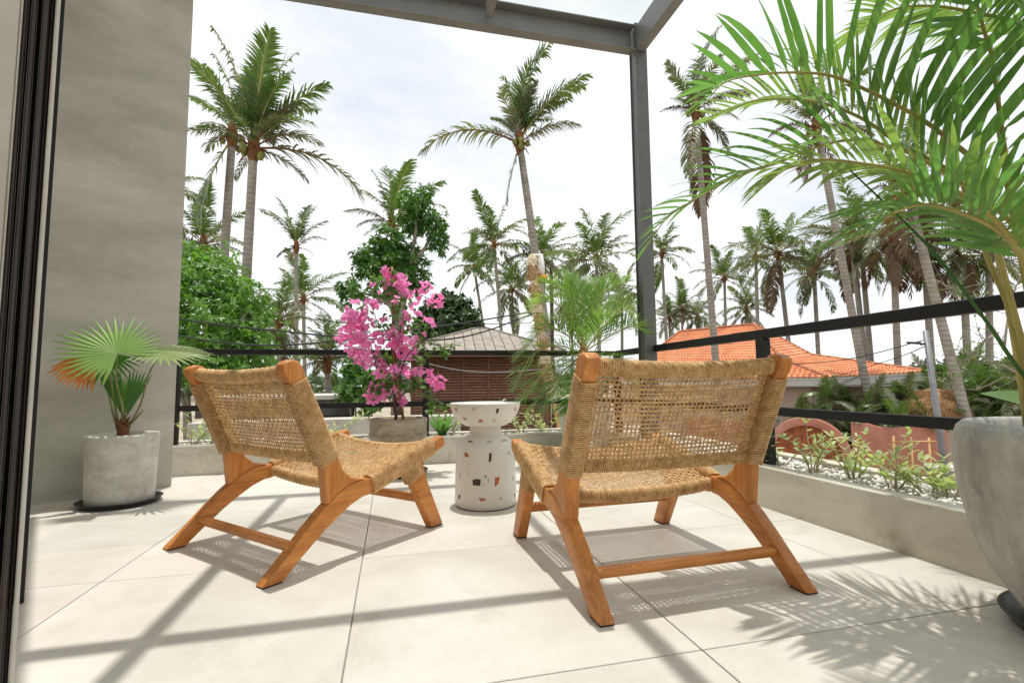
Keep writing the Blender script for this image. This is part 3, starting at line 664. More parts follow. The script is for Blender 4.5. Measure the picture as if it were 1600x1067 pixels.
BANANA = [(2.97, 1.66, 0.47), (2.93, 1.73, 0.5), (2.89, 1.79, 0.46)]
WTABLE = (11.41, 8.11, -1.22)
TRELLIS = [(13.38, 10.8, -1.19), (13.84, 10.22, -1.05), (13.81, 10.25, -1.8), (13.36, 10.84, -1.88)]

# ================================================================== SETTING
g = MB()
g.add([(-420, -420, -2.8), (420, -420, -2.8), (420, 420, -2.8), (-420, 420, -2.8)], [(0, 1, 2, 3)])
g.build('ground', M['ground'], kind='structure')
g = MB()
g.add([(-20000, -20000, -4.6), (20000, -20000, -4.6), (20000, 20000, -4.6), (-20000, 20000, -4.6)], [(0, 1, 2, 3)])
g.build('sea', M['sea'], kind='structure')

# the house the terrace belongs to, and the terrace itself
g = MB()
g.box((-6.0, -6.0, -2.79), (2.25, 4.30, -0.30))
g.build('building_base', M['wall'], kind='structure')
g = MB()
g.box((-4.2, -3.6, -0.30), (2.25, 4.30, -0.006))
terrace = g.build('terrace_floor', M['grout'], kind='structure')
XT = [-0.897 + 0.8 * k for k in range(-4, 4)]
YT = [1.06 + 0.834 * k for k in range(-5, 5)]
tile_me = None
for i in range(len(XT)):
    for j in range(len(YT)):
        x0, y0 = XT[i], YT[j]
        x1, y1 = x0 + 0.8, y0 + 0.834
        if x0 >= 2.2 or y0 >= 4.2: continue
        full = x1 <= 2.23 and y1 <= 4.28
        x1 = min(x1, 2.23); y1 = min(y1, 4.28)
        if full and tile_me is not None:
            t = link('floor_tile', tile_me, terrace)
            t.location = (x0, y0, 0)
        else:
            t = prism('floor_tile', [(0.0018, 0.0018), (x1 - x0 - 0.0018, 0.0018), (x1 - x0 - 0.0018, y1 - y0 - 0.0018), (0.0018, y1 - y0 - 0.0018)],
                      -0.005, 0.0, M['tile'], terrace, 0.0012, 'z', 1, False)
            t.location = (x0, y0, 0)
            if full: tile_me = t.data

# the tall concrete pier beside the sliding door
A0 = Vector((-1.836, 3.175, 0)); tdir = Vector((0.516, 0.347, 0)).normalized(); nb = Vector((-tdir.y, tdir.x, 0))
poly = [A0 - tdir * 1.2, A0 + tdir * 0.622, A0 + tdir * 0.622 + nb * 0.3, A0 - tdir * 1.2 + nb * 0.3]
w = prism('concrete_wall', [(p.x, p.y) for p in poly], -0.02, 3.6, M['wall'], None, 0.006, 'z')
tag(w, 'tall bare concrete wall behind the potted fan palm', 'wall')

# roof slab edge of the house (above and behind the doorway, outside the frame)
es = Vector((-0.492, 0.870, 0)); en = Vector((0.870, 0.492, 0))
pl = [en * 0.175 + es * -3.2, en * 0.175 + es * 3.60, en * -3.4 + es * 3.60, en * -3.4 + es * -3.2]
prism('roof_slab', [(p.x, p.y) for p in pl], 3.2, 3.55, M['wall'], None, 0.0, 'z', smooth=False)['kind'] = 'structure'
pl = [en * -3.2 + es * -3.2, en * -3.2 + es * 3.6, en * -3.4 + es * 3.6, en * -3.4 + es * -3.2]
prism('interior_wall', [(p.x, p.y) for p in pl], -0.02, 3.19, M['wall'], None, 0.0, 'z', smooth=False)['kind'] = 'structure'

# sliding door frame, seen edge on
door = thing('sliding_door', 'dark bronze sliding door frame standing edge on at the doorway', 'door', (-0.46, 0.78, 0))
dl = Vector((-0.46, 0.78, 0))
for nm, d0, d1, th0, th1, mat, z0, z1 in DOOR:
    q = []
    for a_, d_ in ((th0, d0), (th1, d0), (th1, d1), (th0, d1)):
        q.append((math.sin(a_) * d_ - dl.x, math.cos(a_) * d_ - dl.y))
    prism(nm, q, z0, z1, M[mat], door, 0.0015, 'z', 1)

# planters along the two open sides
pf = thing('planter_box', 'long concrete planter under the front railing', 'planter', (0, 4.1, 0))
def pbox(nm, lo, hi, mat, par, off, bev=0.004):
    return prism(nm, [(lo[0] - off[0], lo[1] - off[1]), (hi[0] - off[0], lo[1] - off[1]), (hi[0] - off[0], hi[1] - off[1]), (lo[0] - off[0], hi[1] - off[1])],
                 lo[2], hi[2], mat, par, bev, 'z', 1)
o_ = (0, 4.1)
pbox('planter_wall', (-1.75, 3.90, -0.02), (1.768, 3.985, 0.205), M['planter'], pf, o_)
pbox('planter_wall', (-1.75, 4.225, -0.02), (2.25, 4.298, 0.205), M['planter'], pf, o_)
pbox('soil', (-1.75, 3.986, -0.02), (1.768, 4.224, 0.165), M['soil'], pf, o_, 0)
pr = thing('planter_box', 'long concrete planter under the side railing beside the big weathered pot', 'planter', (2.0, 2.5, 0))
o_ = (2.0, 2.5)
pbox('planter_wall', (1.770, 1.12, -0.02), (1.852, 4.224, 0.195), M['planter'], pr, o_)
pbox('planter_wall', (2.17, 1.12, -0.02), (2.25, 4.224, 0.195), M['planter'], pr, o_)
pbox('planter_wall', (1.853, 1.12, -0.02), (2.169, 1.20, 0.195), M['planter'], pr, o_)
pbox('soil', (1.853, 1.201, -0.02), (2.169, 4.224, 0.155), M['soil'], pr, o_, 0)

def pebbles(name, x0, x1, y0, y1, z, n, par, off):
    mb = MB()
    base = [(1, 0, 0), (-1, 0, 0), (0, 1, 0), (0, -1, 0), (0, 0, 1), (0, 0, -1)]
    fs = [(0, 2, 4), (2, 1, 4), (1, 3, 4), (3, 0, 4), (2, 0, 5), (1, 2, 5), (3, 1, 5), (0, 3, 5)]
    for k in range(n):
        x = random.uniform(x0, x1); y = random.uniform(y0, y1); s = random.uniform(0.008, 0.0175)
        q = Quaternion((random.gauss(0, 1), random.gauss(0, 1), random.gauss(0, 1), random.gauss(0, 1))).normalized()
        sc = (s, s * random.uniform(0.6, 1), s * random.uniform(0.4, 0.75))
        zz = z + random.uniform(-0.006, 0.012)
        mb.add([Vector((x - off[0], y - off[1], zz)) + q @ Vector((p[0] * sc[0], p[1] * sc[1], p[2] * sc[2])) for p in base], fs)
    return mb.build(name, M['pebble'], par, True, 'stuff')
pebbles('pebbles', -1.6, 1.76, 3.99, 4.22, 0.170, 4200, pf, (0, 4.1))
pebbles('pebbles', 1.856, 2.166, 1.21, 4.21, 0.163, 5200, pr, (2.0, 2.5))

# railings
def railing(label, loc, rails, posts):
    t = thing('railing', label, 'railing', loc)
    for nm, lo, hi in rails + posts:
        pbox(nm, lo, hi, M['steel'], t, loc, 0.003)
    return t
railing('dark steel railing along the front planter, behind the bougainvillea', (0.2, 4.0, 0),
        [('top_rail', (-1.52, 3.978, 0.843), (1.94, 4.022, 0.884)), ('lower_rail', (-1.474, 3.982, 0.438), (0.234, 4.018, 0.478)), ('lower_rail', (0.286, 3.982, 0.438), (1.894, 4.018, 0.478))],
        [('post', (-1.525, 3.975, 0.15), (-1.475, 4.025, 0.8428)), ('post', (0.235, 3.975, 0.15), (0.285, 4.025, 0.8428)), ('post', (1.895, 3.975, 0.15), (1.945, 4.025, 0.8428))])
railing('dark steel railing along the side planter, in front of the orange roof', (1.92, 2.5, 0),
        [('top_rail', (1.896, 1.06, 0.838), (1.944, 3.974, 0.886)), ('lower_rail', (1.9, 1.16, 0.438), (1.94, 2.208, 0.48)), ('lower_rail', (1.9, 2.262, 0.438), (1.94, 3.974, 0.48))],
        [('post', (1.893, 2.209, 0.14), (1.947, 2.261, 0.8378))])

# pergola of grey steel with a glass roof
pg = thing('pergola', 'grey steel pergola frame with clear glass roof over the terrace', 'pergola', (1.87, 3.35, 0))
o_ = (1.87, 3.35)
mb = MB()
pz0, pz1 = 0.12, 3.43
px, py = 1.875 - o_[0], 3.375 - o_[1]
mb.box((px - 0.05, py - 0.05, pz0), (px + 0.05, py - 0.042, pz1))          # two flanges and a web
mb.box((px - 0.05, py + 0.042, pz0), (px + 0.05, py + 0.05, pz1))
mb.box((px - 0.040, py - 0.0418, pz0), (px + 0.040, py + 0.0418, pz1))
mb.build('post', M['postgrey'], pg)
def cbeam(nm, x0, x1, y, z0, z1, side):
    mb = MB()
    y -= o_[1]; x0 -= o_[0]; x1 -= o_[0]
    mb.box((x0, y, z0), (x1, y + 0.008, z1))
    ya, yb = (y - 0.072, y - 0.0005)
    mb.box((x0, ya, z0), (x1, yb, z0 + 0.009)); mb.box((x0, ya, z1 - 0.009), (x1, yb, z1))
    return mb.build(nm, M['steelgrey'], pg)
cbeam('front_beam', -2.4, 1.824, 3.385, 3.20, 3.405, -1)
def rect(nm, lo, hi):
    return pbox(nm, lo, hi, M['steelgrey'], pg, o_, 0.003)
rect('side_beam', (1.838, -1.2, 3.20), (1.91, 3.324, 3.405))
rect('rafter', (0.63, -1.2, 3.245), (0.682, 3.311, 3.345))
rect('rafter', (-0.566, -0.2, 3.245), (-0.514, 3.311, 3.345))
rect('purlin', (0.684, 1.715, 3.245), (1.836, 1.77, 3.345))
rect('purlin', (-0.512, 1.715, 3.245), (0.628, 1.77, 3.345))
rect('purlin', (-1.15, 1.715, 3.245), (-0.568, 1.77, 3.345))
for xa, xb in ((-0.535, 0.650), (0.662, 1.90)):
    for ya, yb in ((-1.1, 1.735), (1.742, 3.40)):
        pbox('roof_pane', (xa, ya, 3.409), (xb, yb, 3.419), M['glass'], pg, o_, 0)
pbox('roof_pane', (-1.35, 2.6, 3.409), (-0.547, 3.40, 3.419), M['glass'], pg, o_, 0)

# ================================================================== FURNITURE
HW = 0.326
def rearleg_poly():
    up_ = [(-0.020, 0.004), (0.05, 0.067), (0.125, 0.140), (0.185, 0.192), (0.237, 0.230), (0.285, 0.256), (0.33, 0.265), (0.388, 0.266)]
    lo_ = [(0.392, 0.207), (0.353, 0.204), (0.303, 0.186), (0.244, 0.153), (0.189, 0.117), (0.111, 0.057), (0.066, 0.020), (0.050, 0.004)]
    return up_ + lo_
def chair(label, loc, rz):
    t = thing('lounge_chair', label, 'chair', loc, rz, 'woven lounge chairs on the terrace')
    th = 0.0225
    for s in (-1, 1):
        x0, x1 = s * HW - th, s * HW + th
        prism('leg', rearleg_poly(), x0, x1, M['teak_leg'], t, 0.006)
        prism('seat_rail', [(0.3885, 0.207), (0.60, 0.268), (0.80, 0.338), (0.812, 0.350), (0.806, 0.374), (0.795, 0.386), (0.60, 0.322), (0.3885, 0.266)], x0 + 0.001, x1 - 0.001, M['teak_rail'], t, 0.006)
        prism('leg', [(0.575, 0.284), (0.662, 0.312), (0.712, 0.18), (0.800, 0.004), (0.728, 0.004), (0.64, 0.16)], x0 + 0.002, x1 - 0.002, M['teak_front'], t, 0.007)
        prism('back_post', [(0.205, 0.2045), (0.188, 0.345), (0.126, 0.48), (0.056, 0.62), (0.026, 0.668), (0.027, 0.684), (0.040, 0.697), (0.062, 0.702), (0.084, 0.697), (0.096, 0.682),
                            (0.113, 0.64), (0.178, 0.50), (0.240, 0.375), (0.268, 0.315), (0.305, 0.283), (0.372, 0.2668), (0.33, 0.2655), (0.285, 0.2565), (0.237, 0.2305)],
              x0 - 0.001, x1 + 0.001, M['teak_post'], t, 0.009, seg=3)
        for (ya, yb) in ((-0.016, 0.046), (0.731, 0.797)):
            prism('foot_pad', [(ya, 0.0002), (yb, 0.0002), (yb, 0.0045), (ya, 0.0045)], x0 + 0.003, x1 - 0.003, M['rubber'], t, 0)
    def stretch(y, z, a, b):
        mb = MB()
        P = [(x, y, z) for x in np.linspace(-HW + 0.012, HW - 0.012, 9)]
        n = 14
        vs = []; fs = []
        for p in P:
            for k in range(n):
                c, s_ = math.cos(2 * math.pi * k / n), math.sin(2 * math.pi * k / n)
                e = 0.62
                vs.append((p[0], p[1] + a * math.copysign(abs(c) ** e, c), p[2] + b * math.copysign(abs(s_) ** e, s_)))
        for i in range(len(P) - 1):
            for k in range(n):
                fs.append((i * n + k, i * n + (k + 1) % n, (i + 1) * n + (k + 1) % n, (i + 1) * n + k))
        mb.add(vs, fs)
        return mb.build('stretcher', M['teak'], t, True)
    stretch(0.104, 0.086, 0.019, 0.014)
    stretch(0.706, 0.125, 0.015, 0.018)
    # ---- rope work
    cr = 0.0017
    def superell(ax, cx, half_a, half_b, ua, ub, pitch, e=0.75, spt=12, jit=0.0):
        """helix around an axis polyline ax(t), t in 0..1"""
        L_ = sum((Vector(ax(i / 20)) - Vector(ax((i + 1) / 20))).length for i in range(20))
        turns = int(L_ / pitch)
        pts = []
        N = turns * spt
        ph = random.uniform(0, 6.28)
        for k in range(N + 1):
            f = k / N
            a = 2 * math.pi * turns * f + ph
            c, s_ = math.cos(a), math.sin(a)
            ha = half_a(f) if callable(half_a) else half_a
            hb = half_b(f) if callable(half_b) else half_b
            lift = 1 + jit * math.sin(k * 1.7 + 0.3 * math.sin(k * .37))
            p = Vector(ax(f)) + Vector(ua) * (ha * lift * math.copysign(abs(c) ** e, c)) + Vector(ub) * (hb * lift * math.copysign(abs(s_) ** e, s_))
            pts.append(p)
        return pts
    # post wraps
    mb = MB()
    axd = Vector((0, 0.092 - 0.215, 0.628 - 0.352)).normalized()
    pn = Vector((0, axd.z, -axd.y))
    for s in (-1, 1):
        ax = lambda f, s=s: (s * HW, 0.2135 + (0.0815 - 0.2135) * f, 0.352 + (0.632 - 0.352) * f)
        mb.tube(superell(ax, 0, 0.0262, lambda f: 0.0405 - 0.0055 * f, (1, 0, 0), tuple(pn), 0.0068, 0.40, 16, 0.012), 0.0031, 5)
    mb.build('post_wrap', M['rope'], t, True, 'stuff')
    # bars carrying the weave
    dip = 0.013
    def topb(a): return Vector((a * (HW - 0.02), 0.071 + 0.004 * (1 - a * a), 0.664 - dip * (1 - a * a)))
    def botb(a): return Vector((a * (HW - 0.02), 0.208, 0.364 - 0.006 * (1 - a * a)))
    mb = MB()
    mb.tube(superell(lambda f: topb(2 * f - 1), 0, 0.021, 0.0235, (0, 0.9, 0.42), (0, -0.42, 0.9), 0.0068, 0.85, 14, 0.05), 0.0031, 5)
    mb.tube(superell(lambda f: botb(2 * f - 1), 0, 0.014, 0.020, (0, 0.9, 0.42), (0, -0.42, 0.9), 0.0068, 0.85, 12, 0.06), 0.0030, 5)
    mb.build('backrest_wrap', M['rope'], t, True, 'stuff')
    mb = MB()
    mb.tube([topb(a) for a in np.linspace(-1, 1, 9)], 0.019, 8)
    mb.build('crossbar', M['teak'], t, True)
    mb = MB()
    mb.tube([botb(a) for a in np.linspace(-1, 1, 9)], 0.0125, 8)
    mb.build('crossbar', M['teak'], t, True)
    bn = Vector((0, -0.91, -0.41))          # outward (towards the rear)
    def bsurf(a, b):
        p = botb(a).lerp(topb(a), b)
        sag = 0.010 * math.sin(math.pi * b) * (1 - a * a)
        return p - bn * sag
    mb = MB()
    NC, NR = 40, 22
    def weave(surf, nrm, NC, NR, amp, a_in, lay, seg):
        for i in range(NC):
            a = -a_in + 2 * a_in * (i + 0.5) / NC
            for q in (-1, 1):
                pts = []
                for k in range(NR * 2 + 1):
                    b = k / (NR * 2)
                    w_ = math.cos(math.pi * (b * NR - 0.5)) * (1 if i % 2 else -1)
                    jx = random.gauss(0, 0.0005)
                    pts.append(surf(a, b) + nrm * (lay + amp * w_) + Vector((q * 0.00175 + jx, 0, 0)))
                mb.tube(pts, cr, 4, False)
        for j in range(NR):
            b = (j + 0.5) / NR
            for q in (-1, 1):
                pts = []
                ev = random.gauss(0, 0.0011)
                for k in range(NC * 2 + 1):
                    f = k / (NC * 2)
                    a = -1 + 2 * f
                    w_ = math.cos(math.pi * (f * NC - 0.5)) * (1 if j % 2 == 0 else -1) * -1
                    d = surf(a, min(1, b + 0.004)) - surf(a, max(0, b - 0.004)); d.normalize()
                    pts.append(surf(a, b) + nrm * (lay + amp * w_) + d * (q * 0.00175 + ev * math.sin(f * 5 + j)))
                mb.tube(pts, cr, 4, False)
    weave(bsurf, bn, NC, NR, 0.0024, 0.985, 0.004, 2)
    mb.build('woven_backrest', M['rope'], t, True, 'stuff')
    # seat
    def rearb(a): return Vector((a * (HW - 0.02), 0.400, 0.238 - 0.020 * (1 - a * a)))
    def frontb(a): return Vector((a * (HW - 0.02), 0.748, 0.352 - 0.030 * (1 - a * a)))
    mb = MB()
    for s in (-1, 1):
        ax = lambda f, s=s: (s * HW, 0.402 + (0.740 - 0.402) * f, 0.2395 + (0.347 - 0.2395) * f)
        mb.tube(superell(ax, 0, 0.0255, 0.0345, (1, 0, 0), (0, -0.30, 0.954), 0.0068, 0.40, 16, 0.012), 0.0031, 5)
        ax = lambda f, s=s: (s * HW, 0.607 + 0.034 * f, 0.285 - 0.062 * f)
        mb.tube(superell(ax, 0, 0.0240, lambda f: 0.050 - 0.006 * f, (1, 0, 0), (0, 0.86, 0.45), 0.0070, 0.40, 16, 0.012), 0.0031, 5)
    mb.build('rail_wrap', M['rope'], t, True, 'stuff')
    mb = MB()
    mb.tube(superell(lambda f: rearb(2 * f - 1), 0, 0.018, 0.021, (0, 1, 0), (0, 0, 1), 0.0068, 0.8, 12, 0.07), 0.0030, 5)
    mb.tube(superell(lambda f: frontb(2 * f - 1), 0, 0.016, 0.018, (0, 1, 0), (0, 0, 1), 0.0068, 0.8, 12, 0.05), 0.0030, 5)
    mb.build('seat_wrap', M['rope'], t, True, 'stuff')
    mb = MB()
    mb.tube([rearb(a) for a in np.linspace(-1, 1, 9)], 0.016, 8)
    mb.build('crossbar', M['teak'], t, True)
    mb = MB()
    mb.tube([frontb(a) for a in np.linspace(-1, 1, 9)], 0.014, 8)
    mb.build('crossbar', M['teak'], t, True)
    sn = Vector((0, -0.30, 0.954))
    def ssurf(a, b):
        p = rearb(a).lerp(frontb(a), b) + sn * 0.010
        return p - sn * (0.014 * math.sin(math.pi * b) * (1 - a * a))
    mb = MB()
    weave(ssurf, sn, 37, 23, 0.0024, 0.985, 0.004, 2)
    mb.build('woven_seat', M['rope'], t, True, 'stuff')
    return t

c1 = chair('woven rope lounge chair nearest the side planter, its back hiding the date palm pot', (0.862, 1.243, 0), R(2.0))
c2 = thing('lounge_chair', 'woven rope lounge chair turned diagonally in front of the bougainvillea, beside the fan palm pot', 'chair', (-0.598, 1.957, 0), R(-47.3), 'woven lounge chairs on the terrace')
for ch in list(c1.children):
    c = ch.copy(); COL.objects.link(c); c.parent = c2

# terrazzo side table
tb = thing('side_table', 'white terrazzo pedestal side table with bowl top and coloured chips, between the two chairs', 'side table', (0.472, 2.548, 0))
body = [(0.0, 0.003), (0.148, 0.003), (0.156, 0.010), (0.157, 0.03), (0.1555, 0.12), (0.153, 0.20), (0.151, 0.275), (0.148, 0.300), (0.140, 0.319), (0.122, 0.335), (0.100, 0.345), (0.087, 0.353), (0.081, 0.364), (0.080, 0.380), (0.081, 0.398)]
bowl = [(0.078, 0.397), (0.102, 0.400), (0.132, 0.415), (0.157, 0.442), (0.172, 0.472), (0.180, 0.498), (0.183, 0.513), (0.1815, 0.5165), (0.172, 0.517), (0.150, 0.512), (0.08, 0.509), (0.0, 0.508)]
mb = MB(); mb.lathe(body, 64); mb.build('pedestal', M['terrazzo'], tb, True)
mb = MB(); mb.lathe(bowl, 64); mb.build('bowl_top', M['terrazzo'], tb, True)
mb = MB(); mb.lathe([(0.0, 0.0), (0.150, 0.0), (0.150, 0.0032), (0.0, 0.0032)], 40); mb.build('base_pad', M['chip_brown'], tb)
def prof_r(prof, z):
    for (r0, z0), (r1, z1) in zip(prof, prof[1:]):
        if z0 <= z <= z1 and z1 > z0: return r0 + (r1 - r0) * (z - z0) / (z1 - z0)
    return prof[1][0]
CHIP_SHAPES = [[(-.9, -.8), (.8, -.9), (.9, .7), (.1, .95), (-1, .6)], [(-.7, -1), (.3, -.6), (.9, .9), (-.6, .8)], [(-.3, -1), (.5, -.8), (.7, .9), (-.1, 1)],
               [(-1, .1), (-.2, -.8), (1, -.5), (.6, .5), (-.5, .8)], [(-.9, .6), (-.3, -.9), (.9, -.2), (.4, .5)]]
def chip(prof, th, zc, w_, h_, mat, k):
    sh = CHIP_SHAPES[k % len(CHIP_SHAPES)]
    mb = MB(); top = []; bot = []
    for (a, b) in sh:
        z = zc + b * h_ / 2
        r = prof_r(prof, z)
        an = th + a * w_ * 0.62 / r
        top.append(((r + 0.0012) * math.cos(an), (r + 0.0012) * math.sin(an), z))
        bot.append(((r - 0.003) * math.cos(an), (r - 0.003) * math.sin(an), z))
    r = prof_r(prof, zc) + 0.0013
    n = len(sh)
    vs = top + bot + [(r * math.cos(th), r * math.sin(th), zc)]
    fs = [(i, (i + 1) % n, 2 * n) for i in range(n)] + [(n + i, n + (i + 1) % n, (i + 1) % n, i) for i in range(n)]
    mb.add(vs, fs)
    mb.build('chip', M[mat], tb)
for k, (which, th, zc, w_, h_, mat) in enumerate(CHIPS):
    chip(body if which == 0 else bowl[:7], th, zc, w_, h_, mat, k + (2 if mat == 'chip_red' else 0))
for k in range(14):      # chips on the faces turned away
    th = R(20 + k * 9.5) ; zc = (0.06, 0.2, 0.13, 0.235)[k % 4]
    chip(body, th, zc, 0.024, 0.026, ('chip_tan', 'chip_red', 'chip_brown', 'chip_grey')[k % 4], k)

# ------------------------------------------------------------------ pots
def wobf(seed, amp):
    return lambda a, z: amp * (mnoise.noise(Vector((math.cos(a) * 1.6 + seed, math.sin(a) * 1.6, z * 6))))
def pot(name, label, loc, prof, mat, soil_r, soil_z, n=56, amp=0.012, seed=0.0):
    t = thing(name, label, 'plant pot', loc)
    mb = MB(); mb.lathe(prof, n, wob=wobf(seed, amp)); mb.build('pot_body', mat, t, True)
    mb = MB()
    rr = np.linspace(0, soil_r, 7)
    mb.lathe([(r, soil_z + 0.012 * mnoise.noise(Vector((r * 40, seed, 0))) + 0.012 * (1 - r / soil_r)) for r in rr], 28, wob=lambda a, z: 0.0)
    mb.build('potting_soil', M['soil'], t, True)
    return t
def saucer(label, loc, r, h=0.03):
    mb = MB()
    mb.lathe([(0, 0.001), (r * 0.86, 0.001), (r * 0.93, 0.006), (r, h - 0.004), (r + 0.004, h), (r - 0.004, h + 0.001), (r - 0.014, h - 0.008), (r * 0.86, 0.008), (0, 0.008)], 56)
    o = mb.build('pot_saucer', M['plastic'], None, True)
    o.location = loc
    tag(o, label, 'saucer', 'saucers under the pots')
    return o
saucer('black plastic saucer under the straight grey pot of the fan palm', (-1.40, 3.10, 0), 0.185, 0.028)
pot('plant_pot', 'straight grey concrete pot holding the fan palm, by the concrete wall', (-1.40, 3.10, 0.0085),
    [(0.0, 0.0), (0.142, 0.0), (0.150, 0.006), (0.152, 0.05), (0.157, 0.20), (0.161, 0.345), (0.160, 0.356), (0.154, 0.360), (0.146, 0.357), (0.141, 0.33), (0.138, 0.25)], M['pot'], 0.1405, 0.318, amp=0.010, seed=1.0)
saucer('black plastic saucer under the brown pot of the bougainvillea', (0.045, 3.54, 0), 0.20)
bpot = pot('plant_pot', 'weathered brown concrete pot with a wavy band, holding the bougainvillea', (0.045, 3.54, 0.0085),
    [(0.0, 0.0), (0.160, 0.0), (0.168, 0.006), (0.176, 0.10), (0.186, 0.20), (0.189, 0.235), (0.1935, 0.245), (0.1945, 0.258), (0.191, 0.27), (0.197, 0.36), (0.197, 0.371), (0.190, 0.375), (0.182, 0.371), (0.178, 0.34), (0.17, 0.25)], M['potbrown'], 0.1775, 0.345, amp=0.008, seed=4.0)
mb = MB()
pts = [((0.192 + 0.002) * math.cos(a), (0.192 + 0.002) * math.sin(a), 0.268 + 0.0075 * math.sin(a * 15)) for a in np.linspace(0, 2 * math.pi, 181)]
mb.tube(pts, 0.0042, 6, False)
mb.build('wavy_band', M['potbrown'], bpot, True)
saucer('black plastic saucer under the pale conical pot of the date palm', (1.45, 3.62, 0), 0.19)
pot('plant_pot', 'pale conical concrete pot holding the feathery date palm, half behind the nearer chair', (1.45, 3.62, 0.0085),
    [(0.0, 0.0), (0.135, 0.0), (0.143, 0.006), (0.165, 0.15), (0.195, 0.34), (0.208, 0.425), (0.207, 0.434), (0.20, 0.437), (0.192, 0.432), (0.186, 0.40), (0.17, 0.3)], M['pot'], 0.185, 0.395, amp=0.008, seed=7.0)
saucer('black plastic saucer under the big rounded weathered pot', (1.70, 0.80, 0), 0.255, 0.034)
pot('plant_pot', 'big rounded weathered grey pot holding the areca palm, at the end of the side planter', (1.70, 0.80, 0.0085),
    [(0.0, 0.0), (0.185, 0.0), (0.20, 0.006), (0.222, 0.04), (0.268, 0.12), (0.300, 0.21), (0.318, 0.31), (0.324, 0.40), (0.320, 0.455), (0.312, 0.482), (0.298, 0.496), (0.284, 0.497), (0.272, 0.488), (0.266, 0.46), (0.264, 0.36)], M['potbig'], 0.266, 0.43, n=80, amp=0.012, seed=11.0)

# ================================================================== POTTED PLANTS
def smooth_curve(pts, n):
    """Catmull-Rom through the points, n samples"""
    P = [Vector(p) for p in pts]
    P = [P[0] * 2 - P[1]] + P + [P[-1] * 2 - P[-2]]
    out = []; m = len(P) - 3
    for k in range(n):
        f = k / (n - 1) * m; i = min(int(f), m - 1); u = f - i
        p0, p1, p2, p3 = P[i:i + 4]
        out.append(0.5 * ((2 * p1) + (p2 - p0) * u + (2 * p0 - 5 * p1 + 4 * p2 - p3) * u * u + (3 * p1 - p0 - 3 * p2 + p3) * u ** 3))
    return out

def leaf_strip(p0, d0, nrm, length, width, g, n=5, prof=None, fold=0.25, twist=0.0):
    """curved, creased blade: returns verts, faces (3 verts per station)"""
    vs = []; fs = []
    p = Vector(p0); d = Vector(d0).normalized(); nrm = Vector(nrm)
    step = length / n
    for k in range(n + 1):
        f = k / n
        s = d.cross(nrm)
        if s.length < 1e-4: s = d.cross(Vector((0.3, 0.5, 0.8)))
        s.normalize(); nn = s.cross(d)
        if twist: s = (Quaternion(d, twist * f)) @ s; nn = s.cross(d)
        w = width * 0.5 * (prof(f) if prof else max(0.02, (math.sin(math.pi * min(1, 0.10 + f * 0.92)) ** 0.6)))
        vs += [p - s * w + nn * (w * fold), Vector(p), p + s * w + nn * (w * fold)]
        if k < n:
            p = p + d * step
            d = (d + Vector((0, 0, -1)) * (g * step * (0.4 + f))).normalized()
    for k in range(n):
        a = 3 * k
        fs += [(a, a + 1, a + 4, a + 3), (a + 1, a + 2, a + 5, a + 4)]
    return vs, fs

def lanc(f): return max(0.03, min(1.0, (f / 0.12) ** 0.7) * (1 - max(0, (f - 0.35) / 0.65) ** 1.8))

